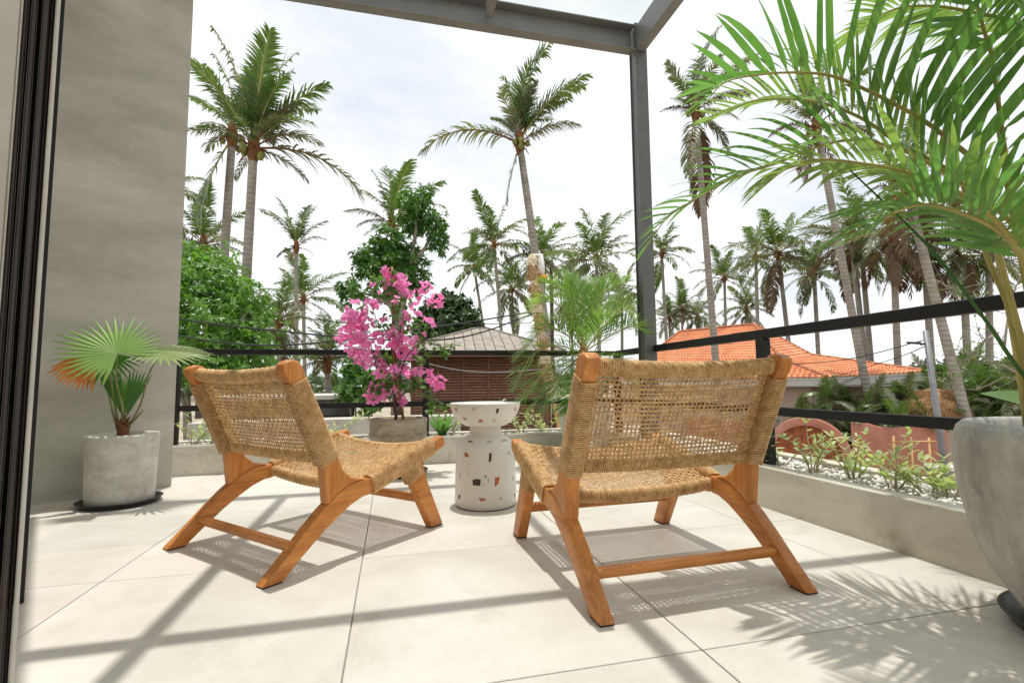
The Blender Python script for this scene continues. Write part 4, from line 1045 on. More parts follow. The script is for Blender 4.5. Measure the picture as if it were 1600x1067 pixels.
# ---- areca palm in the big pot: fronds with single leaflets
areca = thing('areca_palm', 'large areca palm arching bright green fronds from the big weathered pot', 'palm', (1.70, 0.80, 0.44))
OFF = Vector((1.70, 0.80, 0.44))
rr = random.Random(21)
n_single = 0
rest = MB()
for fi, (mk, ll, upb, npair, pts) in enumerate(ARECA):
    npair = int(npair * (0.95 if fi == 0 else 1.22))
    cv = smooth_curve([Vector(p) - OFF for p in pts], 40)
    base = Vector((rr.uniform(-0.16, 0.03), rr.uniform(-0.03, 0.15), -0.01))
    first = cv[0]
    lowpt = Vector((base.x * 0.6 + first.x * 0.4, base.y * 0.6 + first.y * 0.4, max(first.z * 0.45, 0.1)))
    low = smooth_curve([base, lowpt * 0.6 + base * 0.4 + Vector((0, 0, 0.03)), lowpt * 0.35 + first * 0.65 - Vector((0, 0, 0.04)), first], 16)[:-1]
    full = low + cv
    N = len(full)
    rad = [0.0085 * (1 - 0.40 * (k / 15)) if k < 15 else 0.0054 * (1 - (k - 15) / (N - 15)) ** 0.8 + 0.0012 for k in range(N)]
    mb = MB(); mb.tube(full, rad, 7)
    fr = mb.build('frond', M['areca_stem'], areca, True)
    for k in range(npair):
        f = 0.03 + 0.965 * k / (npair - 1)
        x = f * 39; i = min(int(x), 38); p = cv[i].lerp(cv[i + 1], x - i)
        Tn = (cv[min(i + 1, 39)] - cv[max(i - 1, 0)]).normalized()
        Sd = Tn.cross(Vector((0, 0, 1)))
        if Sd.length < 0.25: Sd = Sd + Tn.cross(Vector((0.35, -0.8, 0.3))) * 0.6
        Sd.normalize(); Nn = Sd.cross(Tn)
        for s in (-1, 1):
            if rr.random() < 0.04: continue
            lf = ll * (0.50 + 0.50 * math.sin(math.pi * min(1, 0.22 + f * 0.72))) * (1 - 0.55 * max(0, f - 0.78) / 0.22) * rr.uniform(0.88, 1.08)
            d0 = Tn * (0.42 + 0.75 * f * f + rr.gauss(0, 0.05)) + Sd * (s * 0.80) + Nn * (upb * rr.uniform(0.75, 1.15) * (1 if f < 0.7 else 0.6))
            wd = (0.0165 + 0.008 * rr.random()) * (1 - 0.35 * f) * (1.45 if fi == 0 else 1.0)
            vs, fs = leaf_strip(Vector((0, 0, 0)), d0, Nn + Sd * (s * 0.2), lf, wd, rr.uniform(1.8, 4.6) * (0.30 / ll), 6, lanc, 0.22, rr.gauss(0, 0.5))
            if fi in (0, 1, 2, 3, 4, 7) and n_single < 296:
                mb = MB(); mb.add(vs, fs)
                mb.build('leaflet', M[mk], fr, True, loc=p); n_single += 1
            else:
                rest.add([v + p for v in vs], fs, 1 if mk == 'areca_pale' else 0)
rest.build('leaflets', [M['areca'], M['areca_pale']], areca, True, 'stuff')
mb = MB()
for k in range(6):
    b = Vector((rr.uniform(-0.16, 0.06), rr.uniform(-0.05, 0.16), -0.01)); l = Vector((rr.uniform(-0.05, 0.14), rr.uniform(-0.08, 0.12), 0.6))
    mb = MB(); mb.tube(smooth_curve([b, b + l * 0.45 + Vector((0.01, 0, 0)), b + l, b + l * 1.5 + Vector((0.02, 0.01, 0.0))], 9), [0.0105, 0.0103, 0.0100, 0.0095, 0.009, 0.008, 0.007, 0.006, 0.004], 8)
    mb.build('cane', M['areca_stem'], areca, True)
mb = MB(); mb.tube(smooth_curve([Vector(p) - OFF for p in [(1.66, 0.86, 0.44)] + ARECA_SPEAR], 24), np.linspace(0.0055, 0.002, 24), 6)
mb.build('bare_petiole', M['fan_dark'], areca, True)

# ---- fan palm by the concrete wall
FO = Vector(FAN['base'])
fanp = thing('fan_palm', 'small fan palm with one dry orange leaf in the straight grey pot', 'palm', FO)
RHO, AWAY, UPZ = Vector((0.91, 0.41, 0)), Vector((-0.41, 0.91, 0)), Vector((0, 0, 1))
def fan(hub, nrm, axis, Rl, spread, nseg, droop, mat, fused=0.55, seed=0, petiole=None, wmul=1.0, jag=0.12):
    r_ = random.Random(seed)
    hub = Vector(hub) - FO
    nrm = Vector(nrm).normalized(); ax = Vector(axis); ax = (ax - nrm * ax.dot(nrm)).normalized(); sx = nrm.cross(ax)
    mb = MB()
    dth = 2 * spread / nseg
    for k in range(nseg):
        th = -spread + (k + 0.5) * dth
        d = ax * math.cos(th) + sx * math.sin(th)
        s = sx * math.cos(th) - ax * math.sin(th)
        L_ = Rl * (0.80 + 0.20 * math.cos(th * 0.9)) * r_.uniform(1 - jag, 1 + jag * 0.5)
        n = 9; vs = []; fs = []
        p = Vector(hub); dd = Vector(d)
        for j in range(n + 1):
            f = j / n
            w = (f * L_ * math.tan(dth / 2) * 1.03 if f <= fused else fused * L_ * math.tan(dth / 2) * 1.03 * (1 - ((f - fused) / (1 - fused)) ** 1.5 * 0.97)) * wmul + 0.0006
            rid = 0.30 * w
            vs += [p - s * w - nrm * rid, Vector(p) + nrm * rid, p + s * w - nrm * rid]
            if j < n:
                p = p + dd * (L_ / n)
                dd = (dd + Vector((0, 0, -1)) * (droop * (f ** 1.5) * r_.uniform(0.7, 1.3)) ).normalized()
        for j in range(n):
            a = 3 * j
            fs += [(a, a + 1, a + 4, a + 3), (a + 1, a + 2, a + 5, a + 4)]
        mb.add(vs, fs)
    fr = mb.build('frond', mat, fanp, True)
    if petiole:
        P = smooth_curve([Vector(q) - FO for q in petiole], 10)
        m2 = MB(); m2.tube(P, np.linspace(0.0062, 0.0032, 10), 6); m2.build('petiole', M['fan_stem'], fr, True)
    return fr
M['fan_stem'] = simple('fan_petiole', (0.20, 0.21, 0.075), 0.5, 0.35, 20)
KAP = -AWAY
b0 = Vector(FAN['base'])
fan(FAN['A'], KAP * 0.80 + UPZ * 0.58 - RHO * 0.08, -RHO * 0.55 + AWAY * 0.2 + UPZ * 0.75, 0.275, R(134), 30, 0.075, M['fan'], 0.50, 1, [b0 + RHO * 0.005, b0 + Vector((0.0, -0.03, 0.14)), Vector(FAN['A']) - UPZ * 0.12 + AWAY * 0.03, FAN['A']])
fan(FAN['B'], UPZ * 0.95 + KAP * 0.32 - RHO * 0.05, RHO * 0.9 + KAP * 0.2, 0.255, R(140), 26, 0.12, M['fan_pale'], 0.5, 2, [b0 + RHO * 0.012, b0 + RHO * 0.07 + UPZ * 0.14 - AWAY * 0.01, Vector(FAN['B']) - UPZ * 0.12 - RHO * 0.05, FAN['B']])
fan(FAN['C'], KAP * 0.8 - UPZ * 0.2 + RHO * 0.1, -UPZ * 0.80 - RHO * 0.5, 0.215, R(34), 12, 0.05, M['fan_dead'], 0.6, 3, [b0 - RHO * 0.012, b0 - RHO * 0.04 + UPZ * 0.14, Vector(FAN['C']) - UPZ * 0.06 + RHO * 0.05, FAN['C']], 1.5)
fan(FAN['D'], KAP * 0.9 + UPZ * 0.25 - RHO * 0.1, -UPZ * 0.9 + RHO * 0.12, 0.20, R(72), 15, 0.10, M['fan_dark'], 0.45, 4, [b0 - RHO * 0.02 + AWAY * 0.01, b0 - RHO * 0.06 + UPZ * 0.16, Vector(FAN['D']) - UPZ * 0.08, FAN['D']])
for a, b, sp, sd_ in (('E0', 'E1', 13, 5), ('F0', 'F1', 14, 6), ('G0', 'G1', 10, 7)):
    va, vb = Vector(FAN[a]), Vector(FAN[b])
    fan(va, KAP + RHO * (0.25 if a == 'F0' else -0.2), vb - va, (vb - va).length * 1.02, R(sp), 7, -0.0, M['fan_dark'] if a != 'G0' else M['fan'], 0.62, sd_, [b0, (b0 + va) * 0.5 + UPZ * 0.01, va], 1.25, 0.05)
mb = MB(); mb.tube(smooth_curve([Vector((0.008, -0.01, 0.0)), (Vector(FAN['stub']) - FO) * 0.6 + Vector((0, 0, -0.005)), Vector(FAN['stub']) - FO], 8), np.linspace(0.006, 0.0035, 8), 6); mb.build('cut_petiole', M['fan_stem'], fanp, True)
mb = MB()
mb.tube([(0, 0, -0.07), (0.002, 0, 0.0), (0.001, 0, 0.05), (0, 0, 0.09)], [0.030, 0.027, 0.020, 0.008], 10)
for k in range(14):
    a = k * 2.4; r0 = 0.018
    mb.tube([(r0 * math.cos(a), r0 * math.sin(a), 0.0 + 0.004 * k), (2.0 * r0 * math.cos(a), 2.0 * r0 * math.sin(a), 0.03 + 0.004 * k)], [0.008, 0.002], 5)
mb.build('stem', M['husk'], fanp, True)

# ---- feathery date palm behind the nearer chair
DO = Vector((1.45, 3.62, 0.40))
date = thing('date_palm', 'feathery pygmy date palm in the pale conical pot in front of the railing', 'palm', DO)
mb = MB(); mb.tube([(0, 0, -0.01), (0.005, 0, 0.15), (0, 0.01, 0.33), (-0.005, 0.01, 0.47)], [0.050, 0.046, 0.044, 0.030], 12); mb.build('trunk', M['husk'], date, True)
rr = random.Random(5)
def feather(par, pts, mat, ll, npair, wd, g, off, spread=0.75, fwd=0.62, upb=0.25, rad=0.006):
    cv = smooth_curve([Vector(p) - off for p in pts], 30)
    mb = MB(); mb.tube(cv, np.linspace(rad, 0.0012, 30), 5, mi=1)
    for k in range(npair):
        f = 0.10 + 0.9 * k / (npair - 1)
        x = f * 29; i = min(int(x), 28); p = cv[i].lerp(cv[i + 1], x - i)
        Tn = (cv[min(i + 1, 29)] - cv[max(i - 1, 0)]).normalized()
        Sd = Tn.cross(Vector((0, 0, 1)))
        if Sd.length < 0.2: Sd = Tn.cross(Vector((0.4, -0.8, 0.1)))
        Sd.normalize(); Nn = Sd.cross(Tn)
        for s in (-1, 1):
            lf = ll * (0.45 + 0.55 * math.sin(math.pi * min(1, 0.2 + f * 0.7))) * (1 - 0.5 * max(0, f - 0.8) / 0.2) * rr.uniform(0.85, 1.1)
            d0 = Tn * (fwd + 0.4 * f) + Sd * (s * spread) + Nn * (upb + rr.gauss(0, 0.22))
            vs, fs = leaf_strip(p, d0, Nn, lf, wd, g * rr.uniform(0.5, 1.5), 3, lanc, 0.2)
            mb.add(vs, fs)
    return mb.build('frond', [mat, M['areca_stem']], par, True)
for pts in DATE:
    feather(date, pts, M['date'], 0.235, 54, 0.0105, 2.4, DO)

# ---- bougainvillea
BO = Vector((0.045, 3.54, 0.35))
bg_ = thing('bougainvillea', 'bougainvillea covered in bright pink flowers, tied to a stake in the brown pot', 'flowering shrub', BO)
rr = random.Random(9)
for i, pts in enumerate(BOUGWOOD):
    n = 22
    cv = smooth_curve([Vector(p) - BO for p in pts], n)
    cv = [p + Vector((rr.gauss(0, .004), rr.gauss(0, .004), rr.gauss(0, .003))) for p in cv]
    r0 = 0.013 if i == 0 else 0.0055
    mb = MB(); mb.tube(cv, np.linspace(r0, 0.0018, n), 6); mb.build('trunk' if i == 0 else 'branch', M['bougwood'], bg_, True)
for pts in STAKES:
    n = 8
    mb = MB(); mb.tube(smooth_curve([Vector(p) - BO for p in pts], n), np.linspace(0.0095, 0.0075, n), 8); mb.build('stake', M['stake'], bg_, True)
bl_me = []
for v in range(5):
    mb = MB()
    for q in range(3):
        a = q * 2.094 + rr.uniform(-0.25, 0.25)
        d = Vector((math.cos(a), math.sin(a), 0.75)); nn = Vector((-math.cos(a) * 0.7, -math.sin(a) * 0.7, 0.9))
        vs, fs = leaf_strip(Vector((0, 0, 0)), d, nn, 0.036 * rr.uniform(0.85, 1.15), 0.030, rr.uniform(2, 16), 4, lambda f: max(0.04, math.sin(math.pi * (0.12 + 0.88 * f)) ** 0.7), rr.uniform(0.1, 0.35), rr.gauss(0, 0.4))
        mb.add(vs, fs)
    me = bpy.data.meshes.new('bloom'); me.from_pydata(mb.v, [], mb.f); me.materials.append(M['boug']); me.polygons.foreach_set('use_smooth', [True] * len(me.polygons)); bl_me.append(me)
nb_ = 0
more = MB()
for (x, y, z, r) in BLOOM:
    n = max(2, int((r / 0.0135) ** 2 * 1.15))
    for k in range(n):
        d = Vector((rr.gauss(0, 1), rr.gauss(0, 1), rr.gauss(0, 1))).normalized() * r * 1.05 * rr.random() ** 0.45
        p = Vector((x, y, z)) + d - BO
        outw = (d.normalized() * 0.9 + Vector((rr.gauss(0, .4), rr.gauss(0, .4) - 0.35, rr.gauss(0, .4) + 0.2))).normalized()
        q = outw.to_track_quat('Z', 'Y') @ Quaternion((0, 0, 1), rr.uniform(0, 6.28))
        s = rr.uniform(0.75, 1.1)
        me = bl_me[(nb_ + k) % 5]
        if nb_ < 298:
            o = link('bloom', me, bg_); o.location = p; o.rotation_mode = 'QUATERNION'; o.rotation_quaternion = q; o.scale = (s, s, s); nb_ += 1
        else:
            more.add([p + q @ (v.co * s) for v in me.vertices], [tuple(pp.vertices) for pp in me.polygons])
if more.v: more.build('blossoms', M['boug'], bg_, True, 'stuff')
mb = MB()
for (x, y, z, r) in BOUGLEAF:
    n = int((r / 0.02) ** 2 * 2.4) + 6
    for k in range(n):
        d = Vector((rr.gauss(0, 1), rr.gauss(0, 1), rr.gauss(0, 1))).normalized() * r * 1.25 * rr.random() ** 0.5
        p = Vector((x, y, z)) + d - BO
        dr = Vector((rr.gauss(0, 1), rr.gauss(0, 1), rr.gauss(-0.5, 0.5))).normalized()
        vs, fs = leaf_strip(p, dr, Vector((rr.gauss(0, .3), rr.gauss(-0.3, .3), 1)), rr.uniform(0.030, 0.052), rr.uniform(0.022, 0.036), 6, 3, lambda f: max(0.03, math.sin(math.pi * (0.14 + 0.86 * f)) ** 0.8), 0.2)
        mb.add(vs, fs)
mb.build('foliage', M['bougleaf'], bg_, True, 'stuff')

# ---- young shrubs in the planters
sl_me = []
for v in range(4):
    mb = MB()
    vs, fs = leaf_strip((0, 0, 0), (1, 0, 0.15), (0, 0, 1), 1.0, (0.30, 0.42, 0.36, 0.26)[v], (0.8, 0.4, 1.2, 0.2)[v], 4, lambda f: max(0.03, math.sin(math.pi * (0.08 + 0.92 * f)) ** 0.8), 0.3)
    mb.add(vs, fs)
    me = bpy.data.meshes.new('leaf'); me.from_pydata(mb.v, [], mb.f); me.materials.append(M['shrub']); me.polygons.foreach_set('use_smooth', [True] * len(me.polygons)); sl_me.append(me)
def young_shrub(x, y, z, h, label, group, seed, nst=5, spread=0.75):
    r_ = random.Random(seed)
    t = thing('planter_shrub', label, 'shrub', (x, y, z), 0, group)
    for s in range(nst):
        a = r_.uniform(0, 6.28); ln = h * r_.uniform(0.65, 1.3); sp = spread * r_.uniform(0.2, 1.0)
        P = [Vector((0.012 * math.cos(a), 0.012 * math.sin(a), 0))]
        d = Vector((math.cos(a) * sp, math.sin(a) * sp, 1)).normalized()
        for k in range(8):
            P.append(P[-1] + d * ln / 8)
            d = (d + Vector((math.cos(a) * 0.10 + r_.gauss(0, .10), math.sin(a) * 0.10 + r_.gauss(0, .10), -0.03))).normalized()
        mb = MB(); mb.tube(P, np.linspace(0.0034, 0.0011, 9), 5); mb.build('stem', M['shrubstem'], t, True)
        for k in range(2, 9):
            for q in range(2):
                if r_.random() < 0.18: continue
                an = k * 1.57 + q * math.pi + r_.gauss(0, 0.4)
                o = link('leaf', sl_me[r_.randrange(4)], t)
                o.location = P[k]
                L_ = r_.uniform(0.036, 0.078) * (1 - 0.3 * (k / 8))
                o.scale = (L_, L_, L_)
                o.rotation_euler = (r_.gauss(0, 0.4), -r_.uniform(0.0, 0.9), an)
    return t
G1 = 'young shrubs in the side planter'
labs = ['leafy young shrub by the side railing post, nearest the chair back in the side planter', 'dense pale shrub in front of the arched gate in the side planter',
        'sprawling shrub with long arching twigs in the middle of the side planter', 'open shrub with a cut pale stem in front of the pink wall',
        'young shrub in front of the bamboo trellis in the side planter', 'low shrub partly behind the rim of the big weathered pot']
for k, (x, y, z, h) in enumerate(SHRUB_SIDE): young_shrub(x, y, z, h, labs[k], G1, 40 + k, 7 if k in (0, 1, 2, 3) else 5)
G2 = 'young shrubs in the front planter'
labs = ['pale twiggy shrub at the wall end of the front planter, beside the fan palm', 'smaller green shrub behind the back of the diagonal chair', 'thin light shrub in the front planter between the diagonal chair and the brown pot',
        'leafy shrub behind the brown bougainvillea pot', 'stubby shrub beside the stool top with strap leaves in the front planter', 'bushy pale shrub in the front planter between the table bowl and the nearer chair', 'small shrub beside the pale conical pot']
for k, (x, y, z, h) in enumerate(SHRUB_FRONT): young_shrub(x, y, z, h, labs[k], G2, 70 + k, 6)
# strap-leaved plant by the pavilion side of the bougainvillea
st = thing('strap_leaf_plant', 'dark green plant with broad upright strap leaves in the front planter beside the table', 'plant', (0.40, 4.10, 0.16))
rr = random.Random(3)
for k in range(9):
    a = k * 0.75 + rr.uniform(-.2, .2)
    vs, fs = leaf_strip((0, 0, 0), (math.cos(a) * 0.6, math.sin(a) * 0.35, 0.9), (-math.cos(a), -math.sin(a), 0.6), rr.uniform(0.18, 0.27), rr.uniform(0.03, 0.075), 3.0, 6, lanc, 0.35)
    mb = MB(); mb.add(vs, fs); mb.build('leaf', M['areca'], st, True)

# ================================================================== BEYOND THE TERRACE
def coco_frond(e0, droop, seed, npair=46, gl=0.9, sway=0.0, ragged=0.0):
    """unit-length coconut frond leaving the origin along +x"""
    r_ = random.Random(seed)
    n = 16; P = [Vector((0, 0, 0))]
    for k in range(n):
        f = k / n
        e = e0 - droop * f ** 1.4
        az = sway * f * f
        P.append(P[-1] + Vector((math.cos(e) * math.cos(az), math.cos(e) * math.sin(az), math.sin(e))) / n)
    mb = MB(); mb.tube(P, np.linspace(0.011, 0.0022, n + 1), 4, False, 1)
    for k in range(npair):
        f = 0.16 + 0.84 * k / (npair - 1)
        x = f * n; i = min(int(x), n - 1); p = P[i].lerp(P[i + 1], x - i)
        Tn = (P[i + 1] - P[i]).normalized()
        Sd = Tn.cross(Vector((0, 0, 1)))
        if Sd.length < 0.2: Sd = Vector((0, -1, 0))
        Sd.normalize(); Nn = Sd.cross(Tn)
        for s in (-1, 1):
            if r_.random() < ragged: continue
            lf = 0.235 * (0.5 + 0.5 * math.sin(math.pi * min(1, 0.2 + 0.72 * f))) * (1 - 0.45 * max(0, f - 0.8) / 0.2) * r_.uniform(0.8, 1.1)
            d = (Tn * (0.45 + 0.5 * f) + Sd * (s * 0.72) + Nn * (0.12 + r_.gauss(0, 0.16))).normalized()
            w = r_.uniform(0.0085, 0.0125)
            q = p; sd2 = d.cross(Nn).normalized()
            pts = [q]
            for j in range(3):
                q = q + d * lf / 3; pts.append(q)
                d = (d + Vector((0, 0, -1)) * gl * 0.42 * r_.uniform(0.7, 1.3)).normalized()
            b = [pts[0] - sd2 * w * .5, pts[0] + sd2 * w * .5, pts[1] - sd2 * w, pts[1] + sd2 * w, pts[2] - sd2 * w * .75, pts[2] + sd2 * w * .75, pts[3]]
            mb.add(b, [(0, 1, 3, 2), (2, 3, 5, 4), (4, 5, 6)])
    return mb
FR = {}
VAR = {'up': (82, 30), 'high': (64, 55), 'mid': (42, 75), 'low': (18, 70), 'flat': (-4, 58), 'sag': (-32, 45), 'hang': (-66, 22)}
for vk, (e0, dr) in VAR.items():
    for sdv in range(4):
        mb = coco_frond(R(e0 + (sdv * 5 - 8)), R(dr + (sdv - 1.5) * 9), len(FR) * 7 + 3, npair=(46, 52, 42, 48)[sdv], gl=(0.75 if vk in ('up', 'high') else 1.1) * (1, 1.25, .8, 1.4)[sdv], sway=(0.25, -0.3, 0.5, -0.1)[sdv], ragged=(0.05, 0.12, 0.24, 0.34)[sdv])
        me = bpy.data.meshes.new('frond'); me.from_pydata(mb.v, [], mb.f); me.polygons.foreach_set('material_index', mb.m)
        FR[(vk, sdv)] = {}
        for mk in ('coco', 'coco_grey', 'coco_dead'):
            m2 = me.copy(); m2.materials.append(M[mk]); m2.materials.append(M['areca_stem'] if mk == 'coco' else M['husk']); FR[(vk, sdv)][mk] = m2

RT, AW = math.atan2(-0.236, 0.972), math.atan2(0.972, 0.236)     # azimuth of "sideways" and of "away"
def az_of(deg): return RT + R(deg)
# (azimuth, 0 = sideways to the right of the view, 90 = away, 180 = left, 270 = towards the terrace; kind; scale; leaf)
SPEC = {
 'wind_a': [(40, 'up', .8, 0), (140, 'up', .72, 1), (350, 'up', .75, 0), (270, 'up', .62, 0), (10, 'high', .6, 1), (20, 'up', 1.0, 0), (200, 'up', .98, 0), (100, 'up', 1.02, 0), (300, 'up', .9, 0), (160, 'up', .85, 0), (180, 'high', .62, 0), (240, 'high', .7, 0), (0, 'high', .85, 0), (320, 'high', .8, 0), (60, 'high', .9, 0), (20, 'high', .8, 1), (350, 'mid', .62, 0), (30, 'mid', .72, 1), (330, 'mid', .6, 1), (200, 'mid', .42, 0), (5, 'low', .68, 1), (352, 'flat', 1.02, 1), (20, 'flat', .5, 1), (150, 'sag', .35, 1), (270, 'mid', .45, 0)],
 'wind_b': [(90, 'up', 1.0, 0), (200, 'up', .9, 0), (20, 'up', .8, 0), (180, 'high', .55, 0), (260, 'high', .6, 0), (10, 'high', .5, 0), (170, 'mid', .5, 1), (185, 'low', .56, 1), (150, 'low', .45, 1), (240, 'hang', .92, 0), (200, 'flat', .36, 1)],
 'wind_c': [(100, 'up', 1.0, 0), (10, 'high', .95, 0), (190, 'up', .9, 0), (300, 'high', .9, 0), (30, 'mid', .7, 1), (185, 'high', .75, 1), (180, 'mid', .75, 1), (0, 'mid', .8, 1), (200, 'low', .55, 1), (350, 'low', .7, 1), (270, 'mid', .5, 0), (180, 'flat', .5, 1)],
 'wind_d': [(30, 'up', .7, 0), (320, 'up', .62, 1), (150, 'up', .6, 0), (90, 'up', .75, 0), (10, 'high', .55, 0), (190, 'high', .32, 1), (10, 'up', 1.0, 0), (350, 'up', 1.05, 0), (60, 'up', .92, 0), (200, 'up', .78, 0), (300, 'up', .8, 0), (20, 'high', .95, 0), (340, 'high', .85, 0), (5, 'high', .72, 0), (180, 'high', .45, 0), (240, 'high', .6, 1), (0, 'mid', .62, 1), (175, 'mid', .50, 1), (186, 'low', 1.06, 1), (200, 'hang', .58, 0), (330, 'low', .35, 1)],
 'wind_e': [(10, 'up', 1.0, 0), (80, 'up', .9, 0), (200, 'up', .7, 0), (350, 'high', .9, 0), (30, 'high', .8, 1), (180, 'high', .6, 0), (0, 'mid', .8, 1), (190, 'mid', .55, 1), (340, 'low', .7, 1), (180, 'low', .6, 2), (0, 'hang', .6, 2), (200, 'hang', .6, 2), (90, 'sag', .5, 2)],
 'wind_f': [(10, 'up', 1.0, 0), (180, 'high', .8, 0), (0, 'high', .9, 0), (350, 'mid', .8, 1), (190, 'mid', .8, 1), (270, 'mid', .6, 0), (0, 'low', .8, 2), (180, 'low', .7, 1), (200, 'hang', .9, 2), (20, 'hang', .9, 2), (330, 'hang', .8, 2), (90, 'sag', .7, 2)],
 'wind_dead': [(20, 'up', 1.05, 0), (0, 'up', 1.0, 1), (340, 'high', .95, 1), (10, 'high', .9, 0), (60, 'up', .85, 0), (190, 'up', .65, 1), (350, 'mid', .6, 1), (200, 'high', .5, 0), (300, 'high', .6, 1), (180, 'low', .5, 2), (200, 'mid', .35, 1), (10, 'hang', .85, 2), (75, 'hang', 1.0, 2), (240, 'hang', .8, 1), (350, 'sag', .55, 2), (0, 'sag', .65, 1), (330, 'flat', .5, 1)],
 'plume': [(90, 'up', 1.0, 0), (180, 'up', .95, 0), (0, 'up', .85, 0), (200, 'high', .85, 1), (20, 'high', .75, 0), (170, 'high', 1.0, 1), (270, 'high', .6, 0), (0, 'mid', .62, 1), (190, 'flat', .4, 2), (0, 'flat', .4, 2), (270, 'sag', .4, 2)],
}
def generic(kind, seed):
    r_ = random.Random(seed); out = []
    sets = {'open': [('up', 2), ('high', 3), ('mid', 4), ('low', 4), ('flat', 3), ('sag', 2)], 'full': [('up', 2), ('high', 4), ('mid', 5), ('low', 5), ('flat', 4), ('sag', 3), ('hang', 1)],
            'full_dead': [('up', 2), ('high', 3), ('mid', 4), ('low', 5), ('flat', 4), ('sag', 5), ('hang', 2)], 'dead': [('up', 2), ('high', 3), ('mid', 4), ('low', 4), ('sag', 6), ('hang', 5)],
            'low': [('up', 2), ('high', 4), ('mid', 6), ('low', 5), ('flat', 3)]}[kind]
    a = r_.uniform(0, 360)
    for vk, n in sets:
        for k in range(n):
            a += 137.5 + r_.uniform(-15, 15)
            dead = {'sag': .45, 'hang': .8}.get(vk, 0.0) if kind in ('full_dead', 'dead') else {'sag': .15, 'hang': .5}.get(vk, 0)
            grey = 0.35 + {'up': -.3, 'high': -.2, 'mid': .05, 'low': .2, 'flat': .25, 'sag': .3, 'hang': .3}[vk]
            x = r_.random()
            out.append((a % 360, vk, r_.uniform(.78, 1.08), 2 if x < dead else (1 if r_.random() < grey else 0)))
    return out
GP = 'coconut palms around the terrace'
for pi, (cr, md, bs, fl, style, label) in enumerate(PALMS):
    t = thing('coconut_palm', label, 'palm tree', bs, 0, GP)
    c = Vector(cr) - Vector(bs); m = Vector(md) - Vector(bs)
    hgt = c.length
    P = smooth_curve([Vector((0, 0, -0.05)), m, c], 22) if m.z > 0.6 and m.z < c.z - 0.6 else smooth_curve([Vector((0, 0, -0.05)), c * 0.5, c], 22)
    r1 = 0.155 if hgt > 7 else 0.12
    rad = [r1 * (1.55 - 0.55 * min(1, k / 3)) * (1 - 0.30 * k / 21) for k in range(22)]
    mb = MB(); mb.tube(P, rad, 10); mb.build('trunk', M['trunk'], t, True)
    # husk and fruit at the crown
    rr = random.Random(100 + pi)
    mb = MB(); mb.tube([c - Vector((0, 0, .35)), c - Vector((0, 0, .05)), c + Vector((0, 0, .35)), c + Vector((0, 0, .6))], [r1 * .75, r1 * 1.15, r1 * .9, .03], 8)
    for k in range(12):
        a = rr.uniform(0, 6.28); d = Vector((math.cos(a), math.sin(a), rr.uniform(-.5, .9)))
        mb.tube([c, c + d * .25, c + d * .42 - Vector((0, 0, rr.uniform(0, .22)))], [.035, .03, .012], 4)
    mb.build('husk', M['husk'], t, True)
    if style.startswith('wind') or style == 'full':
        for k in range(5):
            a = rr.uniform(0, 6.28)
            mb = MB(); q = c + Vector((math.cos(a) * .27, math.sin(a) * .27, rr.uniform(-.30, .05)))
            mb.lathe([(0.0, -.12), (.06, -.09), (.095, -.02), (.09, .05), (.05, .11), (0.0, .125)], 8, q); mb.build('coconut', M['coconut'], t, True)
    fr = SPEC.get(style) or generic(style, 300 + pi)
    tl = 0.05 if style in SPEC else 0.12
    for k, (a, vk, sc, lf) in enumerate(fr):
        o = link('frond', FR[(vk, rr.randrange(4))][('coco', 'coco_grey', 'coco_dead')[lf]], t)
        o.location = c + Vector((0, 0, 0.12 if vk in ('up', 'high') else -0.05 if vk in ('hang', 'sag') else 0.03))
        s = fl * sc * 1.12 * rr.uniform(.88, 1.10)
        o.scale = (s, s, s)
        o.rotation_euler = (rr.gauss(0, tl), rr.gauss(-.02, tl), az_of(a) + rr.uniform(-.18, .18))

# low palms beyond the planter
for k, (x, y, z, fl, label) in enumerate(UNDER):
    t = thing('garden_palm', label, 'palm', (x, y, -2.8), 0, 'low garden palms beyond the railing')
    rr = random.Random(500 + k)
    h = z + 2.8
    for s in range(4):
        a = rr.uniform(0, 6.28); top = Vector((math.cos(a) * .45, math.sin(a) * .45, max(.5, h - rr.uniform(.1, .9))))
        mb = MB(); mb.tube(smooth_curve([Vector((math.cos(a) * .12, math.sin(a) * .12, -.02)), top * .5, top], 8), np.linspace(.07, .05, 8), 7); mb.build('trunk', M['trunk'], t, True)
        for q in range(7):
            vk = ('up', 'high', 'high', 'mid', 'mid', 'low', 'low')[q]
            o = link('frond', FR[(vk, q % 2)]['coco' if rr.random() < .75 else 'coco_grey'], t)
            o.location = top; sc = fl * rr.uniform(.75, 1.1); o.scale = (sc, sc, sc); o.rotation_euler = (0, 0, rr.uniform(0, 6.28))

